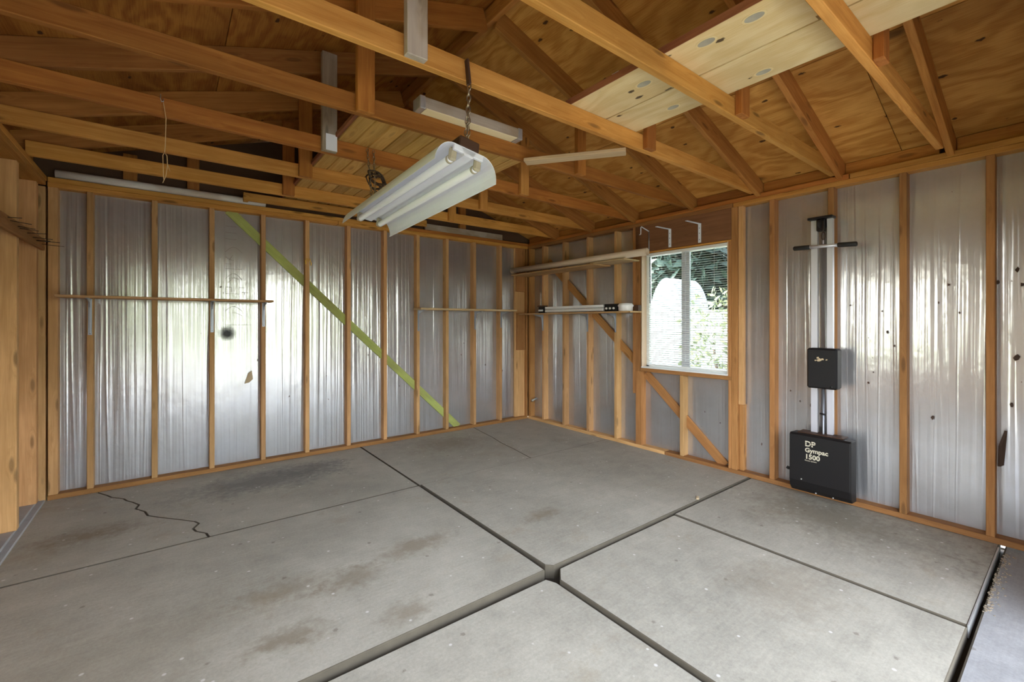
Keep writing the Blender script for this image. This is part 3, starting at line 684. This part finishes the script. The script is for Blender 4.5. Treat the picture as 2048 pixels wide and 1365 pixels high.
# ================================================================== SHELVES
def shelf(name, lo, hi, mat, label, brs, wall):
    t = empty(name, ((lo[0]+hi[0])/2, (lo[1]+hi[1])/2, lo[2])); tag(t, label, 'shelf')
    bounds('board', lo, hi, mat, t)
    for (h, dep, drop) in brs:
        z = lo[2]
        def P(a, out, zz): return (h+a, -out, zz) if wall == 'A' else (-out, h+a, zz)
        b = empty('bracket', P(0, 0, z), 0, t)
        hw = .012
        b1 = [P(-hw, .002, z-drop), P(hw, .002, z-drop), P(hw, .006, z-drop), P(-hw, .006, z-drop)]
        bm = bmesh.new()
        prism_bm(bm, [P(-hw, .001, z-.001), P(-hw, .001, z-drop), P(-hw, .004, z-drop), P(-hw, .004, z-.001)], [c*2*hw for c in ((1, 0, 0) if wall == 'A' else (0, 1, 0))])
        prism_bm(bm, [P(-hw, .001, z-.001), P(-hw, dep, z-.001), P(-hw, dep, z-.004), P(-hw, .001, z-.004)], [c*2*hw for c in ((1, 0, 0) if wall == 'A' else (0, 1, 0))])
        prism_bm(bm, [P(-.004, .004, z-drop*.97), P(-.004, .004, z-.004), P(-.004, dep*.95, z-.004), P(-.004, dep*.9, z-.010), P(-.004, .040, z-.035), P(-.004, .022, z-.07), P(-.004, .010, z-drop*.95)], [c*.008 for c in ((1, 0, 0) if wall == 'A' else (0, 1, 0))])
        bo = link('bracket', bm_mesh(bm), 'steel', t); bpy.data.objects.remove(b)
    return t
shelf('wall_shelf', (-4.715, -.20, 1.558), (-3.265, -.004, 1.576), 'shelf', 'long brown shelf on grey brackets at the left of the back wall', [(-4.541, .17, .29), (-3.733, .17, .28), (-3.32, .17, .23)], 'A')
shelf('wall_shelf', (-1.76, -.205, 1.515), (-.355, -.004, 1.537), 'shelf_pale', 'pale shelf on the back wall beside the far corner', [(-1.693, .17, .25), (-.894, .17, .24), (-.475, .17, .22)], 'A')
t3 = shelf('wall_shelf', (-.205, -1.93, 1.474), (-.003, -.04, 1.490), 'shelf', 'shelf left of the window holding white rails', [(-.32, .17, .22), (-1.14, .17, .22), (-1.568, .17, .22)], 'B')
t4 = shelf('wall_shelf', (-.30, -1.50, 2.012), (-.003, .0, 2.030), 'shelf', 'high shelf left of the window under the long cardboard tube', [], 'B')
thing_box('short_board', (-.27, -1.90, 2.0308), (-.003, -1.42, 2.046), 'shelf_pale', 'short pale board at the window end of the high shelf', 'board')
# cardboard tube (hollow)
def hollow_tube(name, a, b, r, th, parent=None):
    a = Vector(a); b = Vector(b); X = (b-a).normalized(); Y = X.orthogonal().normalized(); Z = X.cross(Y); bm = bmesh.new(); n = 24
    rings = []
    for (p, rr) in ((a, r), (b, r), (b, r-th), (a, r-th)):
        rings.append([bm.verts.new(p+Y*math.cos(2*PI*k/n)*rr+Z*math.sin(2*PI*k/n)*rr) for k in range(n)])
    for i in range(4):
        A, B = rings[i], rings[(i+1) % 4]
        for k in range(n): bm.faces.new((A[k], A[(k+1) % n], B[(k+1) % n], B[k]))
    return link(name, bm_mesh(bm), 'card', parent, smooth=False)
ct = hollow_tube('cardboard_tube', (-.262, .03, 2.085), (-.205, -2.14, 2.087), .038, .006)
for f in ct.data.polygons: f.use_smooth = True
tag(ct, 'long cardboard tube lying on the high shelf beside the window', 'tube')

# bundle of white blind rails with dark roller ends
rb = empty('blind_rails', (-.11, -1.0, 1.491)); tag(rb, 'bundle of long white rails with dark roller ends on the shelf', 'rails')
for k in range(2):
    boxes('rail', [((-.12, -1.02, 1.516+k*.038), (.06, .98, .032)), ((-.151, -1.02, 1.504+k*.038), (.004, .98, .008)), ((-.151, -1.02, 1.528+k*.038), (.004, .98, .008))], 'vinyl', rb, .002)
for y0, y1 in ((-.50, -.40), (-1.70, -1.53)):
    e = bounds('end_bracket', (-.148, y0, 1.4905), (-.09, y1, 1.575), 'black', rb); e['label'] = 'dark end bracket'
    for j in range(3):
        yy = y0+(y1-y0)*(.2+.3*j)
        bm = bmesh.new(); bmesh.ops.create_cone(bm, cap_ends=True, segments=14, radius1=.012, radius2=.012, depth=.012, matrix=Matrix.Translation((-.153, yy, 1.525)) @ Matrix.Rotation(PI/2, 4, 'Y'))
        link('roller', bm_mesh(bm), 'white_plastic', e)
bounds('end_cap', (-.16, -.51, 1.576), (-.08, -.39, 1.590), 'rust', rb)
cn = empty('white_tub', (-.10, -1.79, 1.491)); tag(cn, 'small round white tub at the window end of the shelf', 'tub')
def lathe(name, prof, c, mat, parent, seg=24, rot=None):
    bm = bmesh.new(); rings = []
    for r, z in prof: rings.append([bm.verts.new((r*math.cos(2*PI*k/seg), r*math.sin(2*PI*k/seg), z)) for k in range(seg)])
    for A, B in zip(rings, rings[1:]):
        for k in range(seg): bm.faces.new((A[k], A[(k+1) % seg], B[(k+1) % seg], B[k]))
    bm.faces.new(rings[0][::-1]); bm.faces.new(rings[-1])
    return link(name, bm_mesh(bm), mat, parent, Matrix.Translation(c) @ (rot or Matrix.Identity(4)))
lathe('body', [(.072, 0), (.076, .005), (.078, .05)], (-.10, -1.79, 1.4905), 'white_plastic', cn)
lathe('lid', [(.084, 0), (.084, .016), (.07, .03), (.066, .034)], (-.10, -1.79, 1.541), 'white_plastic', cn)
thing_box('dark_box', (-.06, -1.925, 1.4908), (-.006, -1.87, 1.555), 'rust', 'little dark brown box behind the white tub', 'box')

# ================================================================== WINDOW
win = empty('window_1', (.06, -2.39, WZ0)); tag(win, kind='structure')
yc = (WY0+WY1)/2; zc = (WZ0+WZ1)/2; HY = WY1-WY0; HZ = WZ1-WZ0
boxes('window_frame', [((.105, WY1-.02, zc), (.045, .04, HZ)), ((.105, WY0+.02, zc), (.045, .04, HZ)), ((.105, yc, WZ0+.02), (.045, HY, .04)), ((.105, yc, WZ1-.02), (.045, HY, .04))], 'vinyl', win)
boxes('sash_rail', [((.10, yc+.025, zc), (.03, .045, HZ-.08))], 'alu', win)
boxes('sash_rail', [((.10, yc-.02, zc), (.02, .04, HZ-.08))], 'alu', win)
for a, b in ((WY0+.04, yc-.03), (yc+.04, WY1-.04)): bounds('pane', (.104, a, WZ0+.04), (.108, b, WZ1-.04), 'glass', win, 0)
for a, b, in ((WY1, WY1-.008), (WY0+.008, WY0)): bounds('jamb', (0.0, b, WZ0), (.085, a, WZ1), 'jamb', win, .001)
bounds('window_sill', (-.012, WY0+.004, WZ0-.0), (.09, WY1-.004, WZ0+.012), 'vinyl', win, .002)
bl = empty('window_blind', (.03, -2.39, WZ0+.03)); tag(bl, 'white slatted blind lowered over the window', 'blind')
bounds('head_rail', (.015, WY0+.012, WZ1-.045), (.050, WY1-.05, WZ1-.016), 'vinyl', bl)
bounds('bottom_rail', (.020, WY0+.012, WZ0+.032), (.046, WY1-.05, WZ0+.044), 'vinyl', bl)
bm = bmesh.new(); Ls = HY-.062; pr = [(-.0125, 0), (-.006, .0016), (0, .0021), (.006, .0016), (.0125, 0)]
for sgn in (0, 1):
    pass
vv = [[bm.verts.new((px, sy*Ls/2, pz)) for px, pz in pr] for sy in (-1, 1)]
for i in range(4): bm.faces.new((vv[0][i], vv[0][i+1], vv[1][i+1], vv[1][i]))
slme = bm_mesh(bm, 'slat'); slme.materials.append(M['slat'])
for f in slme.polygons: f.use_smooth = True
nS = 52
for i in range(nS):
    o = bpy.data.objects.new('slat', slme); C.objects.link(o); o.parent = bl
    z = WZ0+.056+(HZ-.112)*i/(nS-1)
    o.matrix_local = world_of(bl).inverted() @ (Matrix.Translation((.033, yc-.019, z+random.uniform(-.001, .001))) @ Matrix.Rotation(-.24+random.uniform(-.03, .03), 4, 'Y'))
for y in (WY1-.16, yc, WY0+.14): tube('ladder_cord', [(.0195, y, WZ0+.04), (.0195, y, WZ1-.04)], .0011, 'vinyl', bl, 5)
tube('wand', [(.010, WY1-.10, WZ1-.05), (.008, WY1-.105, WZ1-.55)], .0045, 'black', bl, 6)

w2 = empty('window_2', (-4.92, -2.91, .8)); tag(w2, kind='structure')
boxes('window_frame', [((-4.93, LW0+.025, 1.43), (.06, .05, 1.26)), ((-4.93, LW1-.025, 1.43), (.06, .05, 1.26)), ((-4.93, (LW0+LW1)/2, .825), (.06, LW1-LW0, .05)), ((-4.93, (LW0+LW1)/2, 2.035), (.06, LW1-LW0, .05))], 'vinyl', w2)
bounds('pane', (-4.932, LW0+.05, .85), (-4.928, LW1-.05, 2.01), 'clear_glass', w2, 0)
# ================================================================== hooks over the window
def lhook(y, zt, zb, out, label, tip=False):
    t = empty('wall_hook', (0, y, zt)); tag(t, label, 'hook', 'hooks over the window')
    if not tip:
        pr = prism('leaf', [(-.005, y-.015, zb), (-.005, y+.015, zb), (-.005, y+.015, zt), (-.005, y-.015, zt)], (-.004, 0, 0), 'white_metal', t)
        for zz in (zb+.03, (zb+zt)/2, zt-.04):
            disc_bm = bmesh.new(); bmesh.ops.create_cone(disc_bm, cap_ends=True, segments=10, radius1=.004, radius2=.003, depth=.004, matrix=Matrix.Translation((-.0105, y, zz)) @ Matrix.Rotation(PI/2, 4, 'Y'))
            link('screw', bm_mesh(disc_bm), 'nail', t)
        prism('arm', [(-.005, y-.015, zt), (-.005, y+.015, zt), (-out, y+.012, zt-.004), (-out, y-.012, zt-.004)], (0, 0, .004), 'white_metal', t)
    else:
        tube('leaf', [(-.006, y, zb), (-.006, y, zt)], .006, 'steel', t, 8)
        tube('arm', [(-.006, y, zt-.004), (-.03, y, zt+.002), (-out, y+.005, zt+.03), (-out-.01, y+.005, zt+.02), (-out-.012, y+.005, zt-.05), (-out-.03, y+.005, zt-.058)], .006, 'white_metal', t, 8)
lhook(-2.02, 2.34, 2.135, .13, 'thin bent hook over the window beside the cardboard tube', True)
lhook(-2.27, 2.315, 2.135, .24, 'white angle bracket over the window, the middle of three')
lhook(-2.59, 2.315, 2.135, .24, 'white angle bracket over the window furthest from the cardboard tube')

# ================================================================== WEIGHT MACHINE on the right wall
gm = empty('weight_machine', (-.08, -3.61, .04)); tag(gm, 'black wall mounted weight machine with twin rails and pull bar', 'exercise machine')
for y0, y1 in ((-3.582, -3.538), (-3.683, -3.645)):
    boxes('rail', [((-.045, (y0+y1)/2, 1.11), (.012, y1-y0, 2.14)), ((-.03, y1-.003, 1.11), (.03, .005, 2.14)), ((-.03, y0+.003, 1.11), (.03, .005, 2.14))], 'alu', gm, .001)
boxes('top_bracket', [((-.055, -3.611, 2.172), (.09, .165, .018)), ((-.02, -3.611, 2.14), (.02, .12, .07))], 'black', gm, .003)
pu = boxes('pulley_block', [((-.07, -3.612, 2.115), (.04, .052, .09))], 'black', gm, .006)
bm = bmesh.new(); bmesh.ops.create_cone(bm, cap_ends=True, segments=20, radius1=.03, radius2=.03, depth=.014, matrix=Matrix.Translation((-.098, -3.612, 2.125)) @ Matrix.Rotation(PI/2, 4, 'X'))
link('pulley_wheel', bm_mesh(bm), 'black_rubber', pu)
tube('cable', [(-.10, -3.637, 2.14), (-.105, -3.638, 2.05)], .003, 'nail', gm, 6)
pts = [(-.105, -3.638+.012*math.sin(2*PI*k/14), 2.025+.03*math.cos(2*PI*k/14)) for k in range(15)]
bm = bmesh.new(); tube_bm(bm, pts, .0035, 6, False); link('snap_hook', bm_mesh(bm), 'nail', gm, smooth=True)
tube('cable', [(-.105, -3.638, 1.997), (-.105, -3.638, 1.965)], .004, 'alu', gm, 6)
pb = tube('pull_bar', [(-.105, -3.545, 1.953), (-.105, -3.735, 1.943)], .0125, 'alu', gm, 12)
for a, b in (((-3.435, 1.955), (-3.548, 1.952)), ((-3.728, 1.944), (-3.848, 1.937))):
    q = [(-.105, a[0], a[1]), (-.105, a[0]-.006, a[1]), (-.105, b[0]+.006, b[1]), (-.105, b[0], b[1])]
    tube('hand_grip', q, .0175, 'black_rubber', pb, 12, [.012, .0175, .0175, .014])['label'] = 'black foam hand grip'
mb = bounds('weight_carriage', (-.16, -3.742, .868), (-.055, -3.545, 1.172), 'black', gm, .012)
bm = bmesh.new()
for (yy, zz, r, sd) in [(-3.62, 1.10, .012, 1), (-3.63, 1.085, .018, 2), (-3.65, 1.092, .012, 3), (-3.675, 1.088, .008, 4), (-3.605, 1.08, .007, 5)]:
    rn = random.Random(sd); ps_ = [(-.1605, yy+r*rn.uniform(.5, 1.1)*math.cos(t), zz+r*rn.uniform(.4, .9)*math.sin(t)) for t in [2*PI*k/8 for k in range(8)]]
    prism_bm(bm, ps_, (-.0008, 0, 0))
link('peeled_label', bm_mesh(bm), 'peel', mb)['label'] = 'remains of a torn tan sticker'
tube('knob', [(-.16, -3.71, .89), (-.175, -3.71, .89)], .008, 'black_rubber', mb, 10)
tube('guide_rod', [(-.06, -3.625, .10), (-.06, -3.625, .88)], .008, 'steel', gm, 10)
tube('latch', [(-.07, -3.605, .665), (-.07, -3.645, .663)], .007, 'black', gm, 8)
# weight box: rounded lower front edge
prof = [(-.03, .50), (-.145, .505), (-.16, .492), (-.163, .14), (-.150, .085), (-.12, .052), (-.03, .045)]
bm = bmesh.new(); prism_bm(bm, [(x, -3.825, z) for x, z in prof], (0, .40, 0))
bmesh.ops.bevel(bm, geom=[e for e in bm.edges if abs(e.verts[0].co.y-e.verts[1].co.y) < 1e-4], offset=.008, segments=2, affect='EDGES', profile=.6)
wbx = link('weight_box', bm_mesh(bm), 'black', gm)
RW = Matrix(((0, 0, -1), (-1, 0, 0), (0, 1, 0))).to_4x4()   # text X -> world -Y, text Y -> world Z, faces -X
def wtext(s, size, y, z, bold=0): text_part('lettering', s, size, Matrix.Translation((-.1645, y, z)) @ RW, 'lettering', wbx, .0007, bold)['label'] = 'cream lettering'
wtext('DP', .056, -3.535, .418, .0016); wtext('Gympac', .046, -3.535, .373, .0012); wtext('1500', .050, -3.535, .322, .0014); wtext('fitness system', .014, -3.535, .304, .0)
boxes('stripe', [((-.1656, -3.567, .431+.013*k), (.0006, .08, .0030)) for k in range(2)], 'black', wbx, 0)
tube('side_pin', [(-.10, -3.423, .20), (-.10, -3.395, .20), (-.10, -3.385, .205)], .012, 'black_rubber', wbx, 10)
for yy, zz in ((-3.51, .155), (-3.60, .065), (-3.71, .062)):
    bm = bmesh.new(); bmesh.ops.create_icosphere(bm, subdivisions=2, radius=.006, matrix=Matrix.Translation((-.163 if zz > .1 else -.138, yy, zz))); link('screw', bm_mesh(bm), 'galv', wbx)
boxes('top_lip', [((-.07, -3.62, .5085), (.11, .30, .007))], 'rust', wbx)

# ================================================================== HANGING TWIN TUBE LIGHT
tl = empty('shop_light', (-2.94, -2.51, 2.19)); tag(tl, 'white hooded twin tube light hanging on chains', 'light fixture')
A0 = Vector((-2.960, -3.150, 2.150)); A1 = Vector((-2.960, -1.880, 2.095))      # middle of the reflector pan, near and far
Xl = (A1-A0).normalized(); Sd = Vector((1, 0, -.16)).normalized(); Up = Xl.cross(Sd)*-1
if Up.z < 0: Up = -Up
RL = Matrix((Xl, Sd, Up)).transposed().to_4x4(); ML = Matrix.Translation(A0) @ RL; LL = (A1-A0).length
# reflector: flat pan and two curved skirts, 1.2 mm steel; local x along, y across, z up
prof = []
for k in range(9): t = PI/2*(1-k/8); prof.append((-.078-.085*math.sin(t), -.105*(1-math.cos(t))))
prof = [(-.160, -.103)]+prof+[(-y_, z_) for y_, z_ in prof[::-1]]+[(.160, -.103)]
bm = bmesh.new(); th = .0015
def strip(pr, z):
    return [[bm.verts.new((xx, y, zz+z)) for y, zz in pr] for xx in (0, LL)]
a_ = strip(prof, 0); b_ = strip(prof, th*2)
for q in (a_, b_):
    for i in range(len(prof)-1): bm.faces.new((q[0][i], q[0][i+1], q[1][i+1], q[1][i]))
for e in (0, 1):
    for i in range(len(prof)-1): bm.faces.new((a_[e][i], a_[e][i+1], b_[e][i+1], b_[e][i]))
for i in (0, len(prof)-1): bm.faces.new((a_[0][i], a_[1][i], b_[1][i], b_[0][i]))
bmesh.ops.recalc_face_normals(bm, faces=bm.faces)
link('reflector', bm_mesh(bm), 'white_metal', tl, ML)
prism('ballast_cover', [(.0, -.038, -.001), (.0, .038, -.001), (.0, .022, -.034), (.0, -.022, -.034)], (LL, 0, 0), 'white_metal', tl, ML)
boxes('end_plate', [((.008, 0, -.012), (.016, .156, .026))], 'white_metal', tl, .002, ML); boxes('end_plate', [((LL-.008, 0, -.010), (.012, .16, .022))], 'white_metal', tl, .002, ML)
boxes('housing', [((LL/2, 0, .030), (LL-.004, .108, .052))], 'rust', tl, .006, ML)
for s in (-1, 1):
    tube('tube', [(.045, s*.066, -.052), (.055, s*.066, -.052), (LL-.055, s*.066, -.052), (LL-.045, s*.066, -.052)], .019, 'tube', tl, 16, [.016, .019, .019, .016], ML)
    for xx in (.030, LL-.030):
        so_ = boxes('socket', [((xx, s*.066, -.036), (.022, .038, .060))], 'socket', tl, .008, ML)
    for xa, xb in ((.046, .058), (LL-.058, LL-.046)):
        tube('tube_cap', [(xa, s*.066, -.052), (xb, s*.066, -.052)], .0195, 'socket', tl, 16, None, ML)
pA = ML @ Vector((.035, .0, .058)); pB = ML @ Vector((LL-.06, 0, .058))
st = beam('strap', (-2.952, -3.112, HP+.095), (-2.940, -3.116, HP-.02), .03, .012, 'rust', tl, up=(1, 0, 0))
for dx in (-.006, .008): chain_part('chain', (-2.940, -3.118, HP-.015), (pA.x+dx, pA.y, pA.z), 'chain', tl)
for dx in (-.022, .022): chain_part('chain', (-2.93+dx, -1.815, HP+.085), (pB.x+dx*.5, pB.y, pB.z), 'chain', tl)
wc = empty('wire_coil', (-2.91, -1.85, 2.34)); tag(wc, 'tangled coil of dark cord hung on the far chain of the light', 'cord')
bm = bmesh.new(); rn = random.Random(5)
for q in range(5):
    pts = []; ph = rn.uniform(0, 6); rx = rn.uniform(.045, .075); rz = rn.uniform(.03, .055); tl_ = rn.uniform(-.7, -.3); c0 = Vector((-2.90+rn.uniform(-.015, .02), -1.865+rn.uniform(-.02, .01), 2.355+rn.uniform(-.03, .015)))
    for k in range(19):
        t = ph+2*PI*k/18; lx = rx*math.cos(t); lz = rz*math.sin(t)
        pts.append(c0+Vector((lx*math.cos(tl_)-lz*math.sin(tl_), .012*math.sin(3*t), lx*math.sin(tl_)+lz*math.cos(tl_))))
    tube_bm(bm, pts, .0052, 6, False)
tube_bm(bm, [(-2.90, -1.86, 2.33), (-2.87, -1.86, 2.30), (-2.88, -1.87, 2.25), (-2.91, -1.86, 2.22)], .005, 6)
tube_bm(bm, [(-2.93, -1.82, 2.40), (-2.92, -1.84, 2.38), (-2.90, -1.86, 2.37)], .005, 6)
link('coil', bm_mesh(bm), 'cord', wc, smooth=True)

# ================================================================== STRIP LIGHT on the joist
sl = empty('strip_light', (-2.55, -2.51, ZT)); tag(sl, 'narrow strip light with cream diffuser lying on a joist', 'light fixture')
boxes('body', [((-2.545, -2.515, ZT+.037), (.72, .088, .066))], 'grey_wood', sl, .004)
boxes('diffuser', [((-2.545, -2.517, ZT+.0025), (.66, .084, .004))], 'cream', sl, .001)
for x in (-2.90, -2.19): boxes('end_cap', [((x, -2.516, ZT+.034), (.035, .094, .074))], 'galv', sl, .003)

# ================================================================== STRING hanging from the joist
ps2 = empty('pull_string', (-4.06, -1.83, 2.5)); tag(ps2, 'thin frayed string hanging from a joist hook at left', 'string')
tube('string', [(-4.065, -1.813, 2.57), (-4.062, -1.822, 2.545), (-4.052, -1.822, 2.47), (-4.055, -1.822, 2.33), (-4.058, -1.822, 2.285)], .0022, 'string', ps2, 5)
tube('loop', [(-4.058, -1.822, 2.285), (-4.066, -1.822, 2.27), (-4.064, -1.822, 2.20), (-4.062, -1.822, 2.14)], .002, 'string', ps2, 5)
tube('loop', [(-4.058, -1.822, 2.285), (-4.048, -1.822, 2.27), (-4.046, -1.822, 2.22), (-4.053, -1.822, 2.16), (-4.066, -1.822, 2.12)], .002, 'string', ps2, 5)
tube('loop', [(-4.047, -1.822, 2.23), (-4.036, -1.822, 2.19)], .002, 'string', ps2, 5)
tube('hook', [(-4.075, -1.811, 2.60), (-4.075, -1.822, 2.57), (-4.07, -1.824, 2.555), (-4.063, -1.822, 2.56), (-4.063, -1.818, 2.575)], .0022, 'galv', ps2, 6)

# ================================================================== OUTSIDE
dv = empty('driveway', (-2.4, -9, -.05)); tag(dv, kind='structure')
bounds('drive_slab', (-7, -8.5, -.12), (1.2, -5.05, -.03), 'drive', dv, 0)
bounds('street', (-40, -16, -.2), (40, -8.5, -.06), 'asphalt', dv, 0)
ln = empty('yard', (8, -2, -.1)); tag(ln, kind='structure')
bounds('ground', (-60, -60, -.4), (60, 60, -.21), 'lawn', ln, 0)
bounds('side_path', (.14, -12, -.22), (3.2, 8, -.06), 'drive', ln, 0)
fn = empty('yard_fence', (4.4, -1.2, -.2)); tag(fn, 'white board fence seen through the window blind', 'fence')
yy = 4.6
while yy > -3.4:
    bounds('fence_board', (4.40, yy-.142, -.21), (4.422, yy, 1.62+random.uniform(-.008, .008)), 'fence', fn); yy -= .148
bounds('fence_rail', (4.423, -3.4, 1.30), (4.46, 4.6, 1.38), 'fence', fn); bounds('fence_rail', (4.423, -3.4, .2), (4.46, 4.6, .28), 'fence', fn)
tr = empty('domed_shed', (6.2, 1.72, -.2)); tag(tr, 'white domed shed beyond the fence, seen left of the window mullion', 'shed')
pc = [(-.47, 0), (-.47, 1.45)]+[(-.47*math.cos(t)**1.15 if t < PI/2 else 0, 1.45+1.12*math.sin(t)) for t in [PI/2*k/9 for k in range(1, 10)]]
pc += [(-p_, q_) for p_, q_ in pc[-2::-1]]
prism('body', [(6.0, 1.72+p_, -.06+q_) for p_, q_ in pc], (1.3, 0, 0), 'shed', tr)
prism('door_panel', [(5.996, 1.72+p_*.55, -.02+q_*.72) for p_, q_ in pc], (-.012, 0, 0), 'fence', tr)
bounds('base', (5.95, 1.2, -.21), (7.35, 2.24, -.06), 'fence', tr)
def leafy(name, c, rx, ry, rz, n, size, mat, label, cat, trunk_h, seed, group=None):
    rn = random.Random(seed); t = empty(name, (c[0], c[1], -.21)); tag(t, label, cat, group); bm = bmesh.new()
    for i in range(n):
        while True:
            p = Vector((rn.uniform(-1, 1), rn.uniform(-1, 1), rn.uniform(-1, 1)))
            if .35 < p.length < 1: break
        lump = 1+.25*mnoise.noise(p*2.2+Vector((seed, 0, 0)))
        q = Vector((c[0]+p.x*rx*lump, c[1]+p.y*ry*lump, c[2]+p.z*rz*lump))
        d = Vector((rn.gauss(0, 1), rn.gauss(0, 1), rn.gauss(0, 1))).normalized(); e = d.orthogonal().normalized(); s = size*rn.uniform(.6, 1.3)
        bm.faces.new([bm.verts.new(q+v) for v in (d*s, e*s*.5, -d*s, -e*s*.5)])
    fo = link('foliage', bm_mesh(bm), mat, t); fo['kind'] = 'stuff'
    zt = c[2]
    tube('trunk', [(c[0], c[1], -.25), (c[0]+.05, c[1], zt*.5), (c[0], c[1]+.05, zt)], .1, 'bark', t, 8, [max(.03, rx*.07), max(.02, rx*.05), .02])
leafy('garden_bush', (2.7, -1.35, .95), .60, .62, .95, 1100, .055, 'leaf_pale', 'pale leafy bush against the right of the window', 'bush', .5, 3)
for i, (x, y, z, r, h, lb) in enumerate([(15.0, 11.6, 4.2, 2.0, 4.4, 'dark tree beyond the shed, the leftmost seen in the window'), (15.0, 6.6, 4.2, 2.0, 4.4, 'dark tree seen just right of the window mullion'), (14.5, 1.6, 4.2, 2.0, 4.4, 'dark tree at the right edge of the window'), (24, 12.4, 5.4, 3.0, 5.6, 'tall dark tree furthest behind the domed shed'), (24, 5.5, 5.4, 3.0, 5.6, 'tall dark tree furthest behind the pale bush')]):
    leafy('yard_tree', (x, y, z), r, r, h, 2600, .40, 'leaf_dark', lb, 'tree', 2, 20+i, 'dark trees beyond the fence')
for i, x in enumerate((-11.5, -3.2, 3.6)):
    leafy('street_tree', (x, -20.5+(i % 2)*.8, 2.6), 2.2, 1.8, 2.7, 1500, .42, 'leaf', ('leftmost green tree across the street behind the open door', 'middle green tree across the street facing the open door', 'rightmost green tree across the street behind the open door')[i], 'tree', 2, 60+i, 'green trees across the street')

hl = empty('hill', (45, 2, -.2)); tag(hl, kind='structure')
bm = bmesh.new(); gv = []
for i in range(25):
    row = []
    for j in range(41):
        x = 30+i*1.5; y = -40+j*2.2
        z = -.25+15*math.exp(-((x-52)/13)**2)*(1+.12*mnoise.noise(Vector((x*.2, y*.12, 0))))+1.1*mnoise.noise(Vector((x*.6, y*.6, 5)))*(i > 1)
        row.append(bm.verts.new((x, y, max(z, -.25))))
    gv.append(row)
for i in range(24):
    for j in range(40): bm.faces.new((gv[i][j], gv[i+1][j], gv[i+1][j+1], gv[i][j+1]))
link('hill_ground', bm_mesh(bm), plain('hill_scrub', (.055, .085, .065), .95, var=.7), hl, smooth=True)
